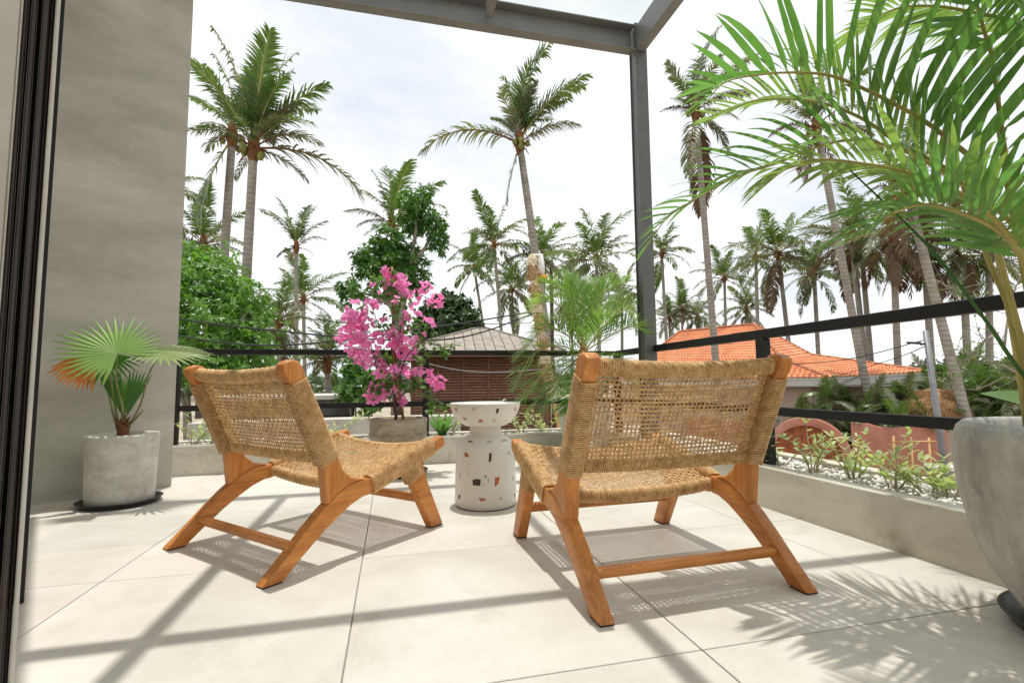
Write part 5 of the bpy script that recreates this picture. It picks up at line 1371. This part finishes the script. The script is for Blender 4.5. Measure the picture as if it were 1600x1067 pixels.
# leafy trees
def crown(blobs, off, mat, nros, llen, lw, seed, droop=0.5, nl=9, par=None):
    r_ = random.Random(seed); mb = MB()
    tot = sum(b[3] ** 2 for b in blobs)
    for (x, y, z, r) in blobs:
        for k in range(int(nros * r * r / tot)):
            d = Vector((r_.gauss(0, 1), r_.gauss(0, 1), r_.gauss(0, 1))).normalized() * r * r_.random() ** 0.38 * r_.uniform(.8, 1.18)
            p = Vector((x, y, z)) + d - off
            ax = (d.normalized() + Vector((r_.gauss(0, .5), r_.gauss(0, .5), .35))).normalized()
            for q in range(nl):
                a = r_.uniform(0, 6.28)
                s1 = ax.orthogonal().normalized(); s2 = ax.cross(s1)
                dd = (ax * r_.uniform(0.1, .9) + (s1 * math.cos(a) + s2 * math.sin(a)) * .8 - Vector((0, 0, droop * r_.uniform(.3, 1)))).normalized()
                ln = llen * r_.uniform(.7, 1.15)
                sd_ = dd.cross(ax)
                if sd_.length < .05: continue
                sd_.normalize()
                up_ = sd_.cross(dd)
                m_ = p + dd * ln * .45 ; e_ = p + dd * ln - Vector((0, 0, ln * .22 * droop))
                w = lw * r_.uniform(.8, 1.2)
                mb.add([p, m_ - sd_ * w - up_ * w * -.3, m_ + Vector((0, 0, 0)), m_ + sd_ * w + up_ * w * .3, e_], [(0, 2, 1), (0, 3, 2), (1, 2, 4), (2, 3, 4)])
    return mb.build('crown', mat, par, False)
def limb(name, pts, r0, r1, mat, par, n=14):
    rr_ = random.Random(len(pts) + int(abs(pts[0][0]) * 100))
    cv = smooth_curve(pts, n)
    cv = [p + Vector((rr_.gauss(0, r0 * .12), rr_.gauss(0, r0 * .12), 0)) for p in cv]
    mb = MB(); mb.tube(cv, np.linspace(r0, r1, n), 8); return mb.build(name, mat, par, True)

b = TREE_BRIGHT_BASE
o0 = Vector((b[1][0], b[1][1], -2.8))
t = thing('leafy_tree', 'bright green leafy tree with pale grey trunks next to the concrete wall', 'tree', o0)
crown(TREE_BRIGHT, o0, M['bright'], 1600, .17, .030, 31, .55, 9, t)
for k, q in enumerate(b):
    g0 = Vector((q[0], q[1], -2.85)) - o0
    for j, bi in enumerate(((0, 9), (1, 4, 7), (5, 2, 6))[k]):
        bb = Vector(TREE_BRIGHT[bi][:3]) - o0
        limb('trunk' if j == 0 else 'limb', [g0 if j == 0 else g0 + Vector((0.0, 0, 2.2)), g0 + Vector((0.05, 0, 2.6)) if j else g0 + Vector((.02, .02, 1.4)), (g0 + Vector((0, 0, 2.4))) * .45 + bb * .55, bb], .15 if j == 0 else .07, .02, M['bark'], t)

o0 = Vector((TREE_MANGO_W[0][0][0], TREE_MANGO_W[0][0][1], -2.8))
t = thing('leafy_tree', 'upright mango tree with loose leaf clusters and open gaps behind the bougainvillea', 'tree', o0)
crown(TREE_MANGO, o0, M['mango'], 800, .21, .030, 32, .75, 10, t)
for k, l in enumerate(TREE_MANGO_W):
    pts = [Vector(p) - o0 for p in l]
    if k == 0: pts = [Vector((0, 0, -.05))] + pts
    limb('trunk' if k == 0 else 'limb', pts, .17 if k == 0 else .08, .02, M['bark'], t, 18)

o0 = Vector((TREE_DARK[0][0], TREE_DARK[0][1], -2.8))
t = thing('leafy_tree', 'dark dense round tree rising behind the pavilion roof', 'tree', o0)
crown(TREE_DARK, o0, M['darkleaf'], 1900, .30, .075, 33, .5, 9, t)
limb('trunk', [Vector((0, 0, -.05)), Vector((0, 0, 2)), Vector(TREE_DARK[3][:3]) - o0], .28, .08, M['bark'], t)

o0 = Vector((BUSH[1][0], BUSH[1][1], -2.8))
t = thing('bush', 'small leafy bush between the young palm and the pavilion, behind the pink flowers', 'bush', o0)
crown(BUSH, o0, M['bright'], 420, .10, .026, 34, .5, 8, t)
for bb in BUSH[:4]: limb('stem', [Vector((0, 0, -.05)), Vector((bb[0] * .3 + o0.x * .7, bb[1] * .3 + o0.y * .7, -1.4)) - o0, Vector(bb[:3]) - o0], .04, .012, M['bark'], t)
for k, bb in enumerate(BUSH_RIGHT):
    o0 = Vector((bb[0], bb[1], -2.8))
    t = thing('bush', ['dense green bush just behind the utility pole', 'dense green bush right behind the pale trunk nearest the pole', 'green bush under the areca stems', 'green bush behind the base of the areca canes', 'far green bush beyond the end of the orange roof', 'lower green bush in the dip behind the pot rim'][k], 'bush', o0, 0, 'bushes beyond the pink wall')
    r = bb[3]
    bl = [(bb[0] + random.uniform(-r, r) * .7, bb[1] + random.uniform(-r, r) * .7, bb[2] + random.uniform(-.6, .45) * r, r * random.uniform(.4, .65)) for _ in range(9)] + [(bb[0], bb[1], bb[2] - 1.5 * r, r * 1.1)]
    crown(bl, o0, M['mango'] if k % 2 else M['darkleaf'], 520, .24, .05, 60 + k, .5, 8, t)
    limb('trunk', [Vector((0, 0, -.05)), Vector((0, 0, 1)), Vector(bb[:3]) - o0], .12, .05, M['bark'], t)

# nearly bare shrub behind the areca
o0 = Vector((BARE[0][0][0], BARE[0][0][1], -2.8))
t = thing('bare_shrub', 'thin nearly bare shrub with a few small leaves behind the areca canes', 'shrub', o0)
rr = random.Random(77); mb = MB(); tips = []
for k, l in enumerate(BARE):
    pts = [Vector(p) - o0 for p in l]
    if k in (0, 4): pts = [Vector((0, 0, -.05)), Vector((0.0, 0, 1.6))] + pts
    limb('branch', pts, .028 if k == 0 else .016, .004, M['bark'], t, 16)
    cv = smooth_curve(pts, 16)
    for j in range(5, 16):
        for q in range(2):
            d = Vector((rr.gauss(0, 1), rr.gauss(0, 1), rr.gauss(.3, .7))).normalized()
            e = cv[j] + d * rr.uniform(.12, .4)
            mb.tube([cv[j], (cv[j] + e) * .5 + Vector((rr.gauss(0, .02), 0, rr.gauss(0, .02))), e], [.005, .004, .002], 4)
            tips += [e, (cv[j] + e) * .5]
mb.build('twigs', M['bark'], t, False, 'stuff')
mb = MB()
for e in tips:
    for q in range(2):
        vs, fs = leaf_strip(e, (rr.gauss(0, 1), rr.gauss(0, 1), rr.gauss(0, .5)), (0, 0, 1), rr.uniform(.03, .06), .026, 3, 2, None, .2); mb.add(vs, fs)
mb.build('foliage', M['bougleaf'], t, False, 'stuff')

# banana leaf behind the big pot
p = [Vector(q) for q in BANANA]
t = thing('banana_plant', 'banana plant showing one broad green leaf behind the big pot', 'plant', (p[0].x + .3, p[0].y - .2, -2.8))
o0 = Vector(t.location)
limb('stem', [Vector((0, 0, -.02)), Vector((0, 0, 1.8)), p[0] - o0 - Vector((0, 0, .25)), p[0] - o0], .09, .012, M['areca_stem'], t)
vs, fs = leaf_strip(p[0] - o0, p[1] - p[0], (-.3, -.3, 1), .24, .15, .9, 8, lanc, .3); mb = MB(); mb.add(vs, fs); mb.build('leaf', M['areca'], t, True)

# ------------------------------------------------------------------ slatted pavilion
pa = Vector((2.05, 13.4, 0))
ang_ = math.atan2(PAV['c1'][1] - PAV['c0'][1], PAV['c1'][0] - PAV['c0'][0])
pv = thing('pavilion', 'low timber pavilion with brown louvred walls and grey hipped roof behind the table', 'pavilion', (2.015, 11.395, 0), ang_)
HWp = 2.04; DEP = 4.1; EZ = 1.375; AZ = 2.12
# roof: four hips of boards
apx0, apx1 = 0.02, 0.34; apy = 2.05
def board_roof(A, B, C, D, nb, nm='roof_board', proud=0.012):
    """eave A-B, ridge D-C; boards run from eave to ridge"""
    A, B, C, D = map(Vector, (A, B, C, D))
    up_n = (B - A).cross(D - A).normalized()
    for k in range(nb):
        f0, f1 = k / nb, (k + 1) / nb
        g = 0.012 / (B - A).length
        zz = up_n * (random.uniform(0, proud))
        e0, e1 = A.lerp(B, f0 + g), A.lerp(B, f1 - g)
        r0, r1 = D.lerp(C, f0 + g), D.lerp(C, f1 - g)
        mb = MB()
        v = [e0 + zz, e1 + zz, r1 + zz, r0 + zz]
        mb.add(v + [q - up_n * .03 for q in v], [(0, 1, 2, 3), (7, 6, 5, 4), (0, 4, 5, 1), (1, 5, 6, 2), (2, 6, 7, 3), (3, 7, 4, 0)])
        mb.build(nm, M['shingle'], pv)
E0, E1, E2, E3 = (-HWp, 0, EZ), (HWp, 0, EZ), (HWp, DEP, EZ), (-HWp, DEP, EZ)
T0, T1 = (apx0, apy, AZ), (apx1, apy, AZ)
def front_board(k, nb):
    pass
# near slope: boards square to the eave, cut by the hips
def hip_slope(A, B, Rg0, Rg1, nb):
    A, B, Rg0, Rg1 = map(Vector, (A, B, Rg0, Rg1))
    u = (B - A); Lu = u.length; u.normalize()
    n_ = u.cross(Rg0 - A).normalized()
    vdir = n_.cross(u)
    h = (Rg0 - A).dot(vdir); x0 = (Rg0 - A).dot(u); x1 = (Rg1 - A).dot(u)
    def top(x):
        if x < x0: return h * x / x0
        if x > x1: return h * (Lu - x) / (Lu - x1)
        return h
    xs = np.linspace(0, Lu, nb + 1)
    for a, b_ in zip(xs, xs[1:]):
        a += .008; b_ -= .008
        zz = n_ * random.uniform(0.0, .012)
        pts = [a, b_]
        loop = [A + u * a, A + u * b_, A + u * b_ + vdir * max(.01, top(b_))]
        for xm in (x1, x0):
            if a < xm < b_: loop.append(A + u * xm + vdir * h)
        loop.append(A + u * a + vdir * max(.01, top(a)))
        v = [p + zz for p in loop]; m = len(v)
        mb = MB(); mb.add(v + [p - n_ * .03 for p in v], [tuple(range(m)), tuple(range(2 * m - 1, m - 1, -1))] + [(i, m + i, m + (i + 1) % m, (i + 1) % m) for i in range(m)])
        mb.build('roof_board', M['shingle'], pv)
hip_slope(E0, E1, T0, T1, 17)
hip_slope(E1, E2, T1, T1, 14)
hip_slope(E2, E3, T1, T0, 8)
hip_slope(E3, E0, T0, T0, 14)
for a, b_ in ((E0, T0), (E1, T1), (T0, T1)):
    mb = MB(); mb.bar(Vector(a) + Vector((0, 0, .015)), Vector(b_) + Vector((0, 0, .015)), .09, .035); mb.build('ridge_cap', M['shingle'], pv)
mb = MB(); mb.box((-HWp + .02, .02, EZ - .15), (HWp - .02, .06, EZ - .035)); mb.build('fascia', M['slatpost'], pv)
mb = MB(); mb.box((-HWp + .1, .25, EZ - .13), (HWp - .1, DEP - .25, EZ - .06)); mb.build('ceiling', M['shadedark'], pv)
y0 = 0.55
xs = [-1.62, -1.0, -.385, .23, .845, 1.46, 1.75]
zf, zt = -0.62, EZ - .14
for x in xs:
    mb = MB(); mb.box((x - .026, y0 - .03, zf), (x + .026, y0 + .03, zt)); mb.build('post', M['slatpost'], pv)
slat_me = {}
for (xa, xb) in zip(xs, xs[1:]):
    w = round(xb - xa - .056, 3)
    if w not in slat_me:
        mb = MB(); mb.box((-w / 2, -.006, -.021), (w / 2, .006, .021)); o = mb.build('slat', M['slat'], pv); slat_me[w] = o.data; bpy.data.objects.remove(o)
    nsl = 27
    for k in range(nsl):
        o = link('slat', slat_me[w], pv); o.location = ((xa + xb) / 2, y0 + random.uniform(-.004, .004), zf + .06 + (zt - zf - .1) * k / (nsl - 1)); o.rotation_euler = (R(-32 + random.uniform(-7, 7)), 0, 0)
mb = MB(); mb.box((-1.70, y0 + .9, zf), (1.85, y0 + .95, zt)); mb.build('back_panel', M['slatpost'], pv)
mb = MB(); mb.box((-1.78, y0 - .2, zf - .16), (1.9, DEP - .4, zf - .002)); mb.build('floor_deck', M['darkwall'], pv)
mb = MB(); mb.box((-1.6, y0 + .1, -2.8), (1.7, DEP - .6, zf - .162)); mb.build('plinth', M['darkwall'], pv)
mb = MB(); mb.box((1.60, .30, -2.8), (1.66, .36, EZ - .16)); mb.build('corner_post', M['slatpost'], pv)

# ------------------------------------------------------------------ orange-roofed house
H = {k: Vector(v) for k, v in HOUSE.items()}
ho = Vector((H['C'].x, H['C'].y, -2.8))
hs = thing('house', 'pale pink house under a wide orange clay tile roof beyond the garden wall', 'house', ho)
def tiles(A, B, C, D, nu, nv, nm='roof_tiles'):
    """A-B lower edge, D-C upper edge; stepped, waved courses"""
    A, B, C, D = [Vector(v) - ho for v in (A, B, C, D)]
    mb = MB(); nrm = (B - A).cross(D - A).normalized()
    if nrm.z < 0: nrm = -nrm
    su = 4
    for j in range(nv):
        v0, v1 = j / nv, (j + 1) / nv + .012
        l0, l1 = A.lerp(D, v0), B.lerp(C, v0); h0, h1 = A.lerp(D, min(1, v1)), B.lerp(C, min(1, v1))
        row = []
        for i in range(nu * su + 1):
            u = i / (nu * su)
            w = .030 * math.sin(2 * math.pi * i / su + .6 * (j % 2))
            row.append((l0.lerp(l1, u) + nrm * (.055 + w), h0.lerp(h1, u) + nrm * (.012 + w * .6), l0.lerp(l1, u) + nrm * (.0 + w * .4)))
        vs = [p for r_ in row for p in r_]
        fs = []
        for i in range(nu * su):
            a = 3 * i
            fs += [(a, a + 3, a + 4, a + 1), (a + 2, a + 5, a + 3, a)]
        mb.add(vs, fs)
    return mb.build(nm, M['rooftile'], hs, False, 'stuff')
tiles(H['AL'], H['A'], H['RR'], H['RL'], 42, 14)
tiles(H['A'], H['B'], H['RR'], H['RR'], 16, 14)
tiles(H['F'], H['C'], H['A'], H['AL'], 44, 9)
tiles(H['C'], H['E'], H['B'], H['A'], 22, 11)
for a, b_ in (('RL', 'RR'), ('RR', 'A'), ('A', 'C'), ('RR', 'B'), ('B', 'E'), ('RL', 'AL')):
    mb = MB(); n_seg = 14
    pa_, pb_ = H[a] - ho, H[b_] - ho
    for k in range(n_seg):
        q0, q1 = pa_.lerp(pb_, k / n_seg), pa_.lerp(pb_, (k + 1.12) / n_seg)
        mb.tube([q0 + Vector((0, 0, .06)), q1 + Vector((0, 0, .045))], [.06, .075], 6)
    mb.build('ridge_tiles', M['ridgetile'], hs, True, 'stuff')
for a, b_ in (('F', 'C'), ('C', 'E')):
    q0, q1 = H[a] - ho, H[b_] - ho
    mb = MB(); mb.bar(q0 + Vector((0, 0, -.16)), q1 + Vector((0, 0, -.16)), .10, .26); mb.build('fascia', M['fascia'], hs)
    mb = MB(); mb.bar(q0 + Vector((0, 0, -.045)), q1 + Vector((0, 0, -.045)), .15, .05); mb.build('gutter', M['fascia'], hs)
u1 = (H['F'] - H['C']); u1.z = 0; u1.normalize()
u2 = (H['E'] - H['C']); u2.z = 0; u2.normalize()
inn = (u1 + u2).normalized()
def soff(p, z): return Vector((p.x, p.y, z)) - ho
zt = .36
mb = MB()
f0, f1, f2, f3 = soff(H['F'], zt), soff(H['C'], zt), soff(H['E'], zt), soff(H['B'], zt)
far = soff(H['AL'], zt)
mb.add([f0, f1, f2, f3, far] + [p + Vector((0, 0, .04)) for p in (f0, f1, f2, f3, far)], [(0, 1, 2, 3, 4), (9, 8, 7, 6, 5), (0, 5, 6, 1), (1, 6, 7, 2), (2, 7, 8, 3), (3, 8, 9, 4), (4, 9, 5, 0)])
mb.build('soffit', M['fascia'], hs)
wc = soff(H['C'], 0) + Vector((0, 0, 0)); wc.z = 0
k1 = wc + u1 * 1.35 + u2 * .95          # near corner of the wall
wl = k1 + u1 * 7.5
wr = k1 + u2 * 2.2
bk = u2 * 3.0
def wallseg(nm, a, b_, z0, z1, th, mat):
    d = (b_ - a).normalized(); n_ = Vector((-d.y, d.x, 0))
    q = [a, b_, b_ + n_ * th, a + n_ * th]
    return prism(nm, [(p.x, p.y) for p in q], z0, z1, M[mat], hs, 0, 'z', smooth=False)
WT = zt + 2.8
# window in the wall that faces the terrace
wa, wb = k1 + u1 * 1.05, k1 + u1 * 2.55
wallseg('wall', wl, wb, -.05, WT, .2, 'pinkwall')
wallseg('wall', wa, k1, -.05, WT, .2, 'pinkwall')
wallseg('wall', wb, wa, 2.05, WT, .2, 'pinkwall')
wallseg('wall', wb, wa, -.05, .35, .2, 'pinkwall')
win = wallseg('window', wb + u2 * .06, wa + u2 * .06, .352, .42, .1, 'fascia')
for a, b_, z0, z1 in ((wb, wb - u1 * .07, .421, 1.96), (wa + u1 * .07, wa, .421, 1.96), (wb, wa, 1.961, 2.048), ((wa + wb) * .5 + u1 * .03, (wa + wb) * .5 - u1 * .03, .421, 1.96)):
    f_ = wallseg('frame', a + u2 * .06, b_ + u2 * .06, z0, z1, .08, 'fascia'); f_.parent = win
mb = MB(); n_c = 40
cv = []
for i in range(n_c + 1):
    f = i / n_c; p = (wb + u2 * .16).lerp(wa + u2 * .16, f) + u2 * (.03 * math.sin(i * 1.9)); cv.append(p)
mb.add([p + Vector((0, 0, .42)) for p in cv] + [p + Vector((0, 0, 1.97)) for p in cv], [(i, i + 1, n_c + 2 + i, n_c + 1 + i) for i in range(n_c)])
c_ = mb.build('curtain', M['curtain'], win, True)
wallseg('wall', k1, wr, -.05, WT, .2, 'pinkwall')
wallseg('wall', wr + u1 * 1.6, wr + u2 * 5.0 + u1 * 1.6, -.05, WT, .2, 'shadedark')  # deep shade under the eave painted as a near-black wall
wallseg('column', wr + u2 * 2.0, wr + u2 * 2.25, -.05, WT, .22, 'pinkwall')

# ------------------------------------------------------------------ pink garden wall with arched gate
wl_, wr_ = Vector(WALLP['l']), Vector(WALLP['r'])
wd = (wr_ - wl_); wd.z = 0; WL = wd.length; wd.normalize()
gx = (Vector(WALLP['ga']) - wl_).dot(wd)
gw = thing('garden_wall', 'terracotta pink garden wall with wavy top and an arched timber gate', 'wall', (wl_.x, wl_.y, -2.8), math.atan2(wd.y, wd.x))
ro, ri = 1.16, .92
zc = (Vector(WALLP['ga']).z + 2.8) - ro
topz = Vector(WALLP['r']).z + 2.8
arc = [(gx + ro * math.cos(a), zc + ro * math.sin(a)) for a in np.linspace(math.pi, 0, 25)]
arci = [(gx + ri * math.cos(a), zc + ri * math.sin(a)) for a in np.linspace(0, math.pi, 25)]
prism('gate_arch', [(gx - ro, -.03)] + arc + [(gx + ro, -.03), (gx + ri, -.03)] + arci + [(gx - ri, -.03)], -.06, .30, M['terracotta'], gw, .012, 'y')
tp = [(gx + ro + .003 + f * (WL - gx - ro), topz + .06 * math.sin(f * 9 + 1.2) + .05 * math.cos(f * 4)) for f in np.linspace(0, 1, 24)]
prism('wall_panel', [(gx + ro + .003, -.03)] + tp + [(WL, -.03)], 0, .22, M['terracotta'], gw, .02, 'y')
tp = [(f * (gx - ro - .003) - 2.5 * (1 - f), topz + .04 * math.sin(f * 5)) for f in np.linspace(0, 1, 8)]
prism('wall_panel', [(-2.5, -.03)] + tp + [(gx - ro - .003, -.03)], 0, .22, M['terracotta'], gw, .02, 'y')
for k in range(9):
    x0 = gx - ri + .012 + k * (2 * ri - .024) / 9; x1 = x0 + (2 * ri - .024) / 9 - .012
    def ht(x): return zc + math.sqrt(max(.0001, (ri - .01) ** 2 - (x - gx) ** 2))
    prism('gate_plank', [(x0, .03), (x1, .03), (x1, ht(x1)), ((x0 + x1) / 2, ht((x0 + x1) / 2)), (x0, ht(x0))], .10 + random.uniform(0, .008), .14, M['gatewood'], gw, .004, 'y', 1)
# bamboo trellis leaning on the wall
tr = [Vector(p) for p in TRELLIS]
t = thing('trellis', 'light bamboo trellis standing in front of the pink wall', 'trellis', (tr[3].x, tr[3].y, -2.8))
o0 = Vector(t.location)
zt_ = max(tr[0].z, tr[1].z)
for f in (0, .5, 1):
    a = tr[3].lerp(tr[2], f) - o0; a.z = 0
    mb = MB(); mb.tube([a, a + Vector((0, 0, zt_ + 2.8 + .1))], .026, 6); mb.build('pole', M['bamboo'], t, True)
for z in (.55, 1.0, zt_ + 2.8 - .05):
    a = tr[3].lerp(tr[2], -.1) - o0; b_ = tr[3].lerp(tr[2], 1.3) - o0; a.z = z; b_.z = z + .08
    mb = MB(); mb.tube([a + Vector((0, -.05, 0)), b_ + Vector((0, -.05, 0))], .02, 6); mb.build('rail', M['bamboo'], t, True)
# small white table below
t = thing('garden_table', 'small white table standing below the terrace beside the utility pole', 'table', (WTABLE[0], WTABLE[1], -2.8))
zt_ = WTABLE[2] + 2.8
mb = MB(); mb.box((-.32, -.28, zt_ - .05), (.32, .28, zt_)); mb.build('table_top', M['white'], t)
for sx in (-1, 1):
    for sy in (-1, 1):
        mb = MB(); mb.bar((sx * .28, sy * .24, -.01), (sx * .28, sy * .24, zt_ - .051), .035, .035, (0, 1, 0)); mb.build('leg', M['galv'], t)
for z in (.4, .9):
    mb = MB(); mb.box((-.262, -.22, z), (.262, .22, z + .025)); mb.build('shelf', M['bamboo'], t)
# thatched hut
t = thing('thatched_hut', 'small round thatched hut behind the utility pole', 'hut', (THATCH[0], THATCH[1], -2.8))
zt_ = THATCH[2] + 2.8
mb = MB()
mb.lathe([(.05, zt_), (.42, zt_ - .13), (.72, zt_ - .42), (.80, zt_ - .85), (.74, zt_ - .86), (.5, zt_ - .5)], 20)
rr = random.Random(8)
for k in range(900):
    a = rr.uniform(0, 6.28); f = rr.random()
    r0 = .3 + .55 * f; z0 = zt_ - .08 - .75 * f * f
    mb.bar((r0 * math.cos(a), r0 * math.sin(a), z0 + .03), ((r0 + .14) * math.cos(a + .06), (r0 + .14) * math.sin(a + .06), z0 - rr.uniform(.2, .42)), .016, .01)
mb.build('thatch_roof', M['thatch'], t, False, 'stuff')
mb = MB(); mb.lathe([(.62, -.02), (.62, zt_ - .6)], 20); mb.build('wall', M['pinkwall'], t, True)

# ------------------------------------------------------------------ poles, cables
p0, p1 = Vector(POLE[0]), Vector(POLE[1])
d = (p1 - p0) / (p1.z - p0.z); bs = p0 + d * (-2.82 - p0.z)
t = thing('utility_pole', 'leaning grey steel utility pole in front of the orange roof end', 'pole', (bs.x, bs.y, -2.8))
mb = MB(); mb.tube([p * 1.0 - Vector(t.location) for p in (bs, p1, p0)], [.055, .05, .042], 12); mb.build('shaft', M['galv'], t, True)
mb = MB(); q = p0 - Vector(t.location) - Vector((0, 0, .22)); mb.bar(q - Vector((.12, 0, .02)), q + Vector((.1, 0, .02)), .03, .03); mb.tube([q - Vector((.12, 0, .0)), q - Vector((.3, -.1, -.02))], [.022, .018], 8); mb.build('clamp', M['cable'], t, True)
q = Vector(RUST[0])
t = thing('steel_post', 'slim rusty steel post standing beside the woven pole behind the date palm', 'post', (q.x, q.y, -2.8))
mb = MB(); mb.box((-.024, -.024, -.02), (.024, .024, q.z + 2.8)); mb.build('shaft', M['rust'], t)
mb = MB(); mb.box((-.03, -.03, q.z + 2.802), (.03, .03, q.z + 2.81)); mb.build('cap', M['rust'], t)
clab = ['upper of two dark cables sagging across the trees towards the dark round tree', 'lower of two dark cables sagging across the trees and over the pavilion roof', 'thin cable running level behind the bougainvillea top',
        'pale thin cable crossing in front of the pavilion louvres', 'dark cable tied to the utility pole top', 'thin second cable running from the utility pole to the orange roof']
for k, l in enumerate(CABLES):
    cv = smooth_curve(l, 30) if len(l) > 2 else [Vector(l[0]).lerp(Vector(l[1]), f) for f in np.linspace(0, 1, 20)]
    n = len(cv)
    mb = MB(); mb.tube([p - Vector((0, 0, .12 * math.sin(math.pi * i / (n - 1)))) for i, p in enumerate(cv)], .016 if k in (0, 1) else .009, 5)
    o = mb.build('power_cable', M['galv'] if k == 3 else M['cable'], None, True); tag(o, clab[k], 'cable', 'overhead cables')

# woven ceremonial pole
pj = [Vector(p) for p in PENJOR]
t = thing('woven_pole', 'tall curved bamboo pole dressed with woven dried palm leaf and red berries', 'decorated pole', (pj[-1].x, pj[-1].y, -2.8))
o0 = Vector(t.location)
cv = smooth_curve([Vector((0.0, 0, -.02))] + [p - o0 for p in pj[::-1]], 60)
mb = MB(); mb.tube(cv, np.linspace(.05, .03, 60), 8); mb.build('bamboo', M['bamboo'], t, True)
rr = random.Random(12)
zs = np.linspace(.62, 1.0, 17)
for k in range(16):
    f = .35 + .65 * k / 16
    x = f * 59; i = int(x); p = cv[i].lerp(cv[min(59, i + 1)], x - i)
    h = .205; r0 = .066 + .016 * (k % 2)
    mb = MB()
    mb.lathe([(.036, h * .55), (r0 * .8, h * .45), (r0 * 1.05, h * .1), (r0 * .95, -h * .25), (r0 * 1.12, -h * .42), (.05, -h * .40)], 14, p, wob=lambda a, z: .12 * math.sin(a * 7))
    for q in range(18):
        a = q * .349 + rr.uniform(-.1, .1); r1 = r0 * 1.0
        s = p + Vector((math.cos(a) * r1, math.sin(a) * r1, h * rr.uniform(-.3, .3)))
        e = s + Vector((math.cos(a) * .05, math.sin(a) * .05, -h * rr.uniform(.2, .5)))
        mb.bar(s, e, .014, .006)
    mb.build('woven_sleeve', M['weave'] if k % 3 else M['weavepale'], t, False)
    mb = MB()
    for q in range(5):
        a = rr.uniform(0, 6.28); s = p + Vector((math.cos(a) * r0 * 1.18, math.sin(a) * r0 * 1.18, h * rr.uniform(-.4, .4)))
        mb.lathe([(0, -.014), (.013, 0), (0, .014)], 5, s)
    mb.build('berries', M['redbit'], t, True, 'stuff')
q = cv[57] + Vector((.13, -.02, -.12))
mb = MB(); mb.tube([cv[59], q + Vector((0, 0, .2)), q, q - Vector((-.02, 0, .14))], [.012, .05, .075, .05], 8); mb.build('white_pennant', M['white'], t, True)
mb = MB(); mb.tube([q - Vector((-.02, 0, .141)), q - Vector((-.04, 0, .235))], [.085, .075], 10); mb.build('orange_tip', M['orange'], t, True)

# low flat-roofed shed and old wall below the front railing
a, b_ = Vector(SHED['tl']), Vector(SHED['tr'])
t = thing('flat_roofed_shed', 'low shed with pale flat roof slab and dark open front beyond the front railing', 'shed', (a.x, a.y, -2.8))
z1 = a.z + 2.8
mb = MB(); mb.box((-1.9, -.05, z1 - .07), (.72, 2.2, z1)); mb.build('roof', M['greywall'], t)
mb = MB(); mb.box((-1.85, .02, z1 - .36), (.68, .10, z1 - .072)); mb.build('beam', M['darkwall'], t)
mb = MB(); mb.box((-1.8, .8, -.02), (.66, .9, z1 - .072)); mb.build('back_wall', M['shadedark'], t)  # shade of the open front put into a near-black colour
for x in (-1.2, -.35, .06, .5):
    mb = MB(); mb.box((x - .03, .03, -.02), (x + .03, .09, z1 - .361)); mb.build('post', M['rust'], t)
a, b_ = Vector(LOWWALL[0]), Vector(LOWWALL[1])
d = (b_ - a); d.z = 0; d.normalize()
t = prism('old_wall', [(-1.6, 0), (d.x * 2.6, d.y * 2.6), (d.x * 2.6 - d.y * .5, d.y * 2.6 + .5), (-1.6, .5)], -.03, a.z + 2.8, M['greywall'], None, .01, 'z', 1, False)
t.location = (a.x, a.y, -2.8); tag(t, 'pale old cement wall top below the front railing, behind the brown pot', 'wall')

# far line of trees that reads as one mass
mb = MB(); rr = random.Random(44)
for k in range(5200):
    a = R(rr.uniform(-62, 82)); D = rr.uniform(95, 210)
    h = (2.2 + 1.5 * mnoise.noise(Vector((a * 9, D * .02, 0))) + 1.0 * mnoise.noise(Vector((a * 40, 1, 0)))) * (D / 130)
    z = -2.8 + rr.random() ** .6 * max(.5, h + 2.6)
    c = Vector((math.sin(a) * D, math.cos(a) * D, z)); s = rr.uniform(.5, 1.3) * D / 130
    q = Quaternion((rr.gauss(0, 1), rr.gauss(0, 1), rr.gauss(0, 1), rr.gauss(0, 1))).normalized()
    mb.add([c + q @ (Vector(v) * s) for v in ((1, 0, 0), (-.4, .8, .1), (-.5, -.7, .2), (0, .1, 1), (-.2, 0, -.9))], [(0, 1, 3), (1, 2, 3), (2, 0, 3), (1, 0, 4), (2, 1, 4), (0, 2, 4)])
o = mb.build('distant_treeline', M['darkleaf'], None, False, 'stuff'); tag(o, 'distant line of trees along the horizon', 'trees')
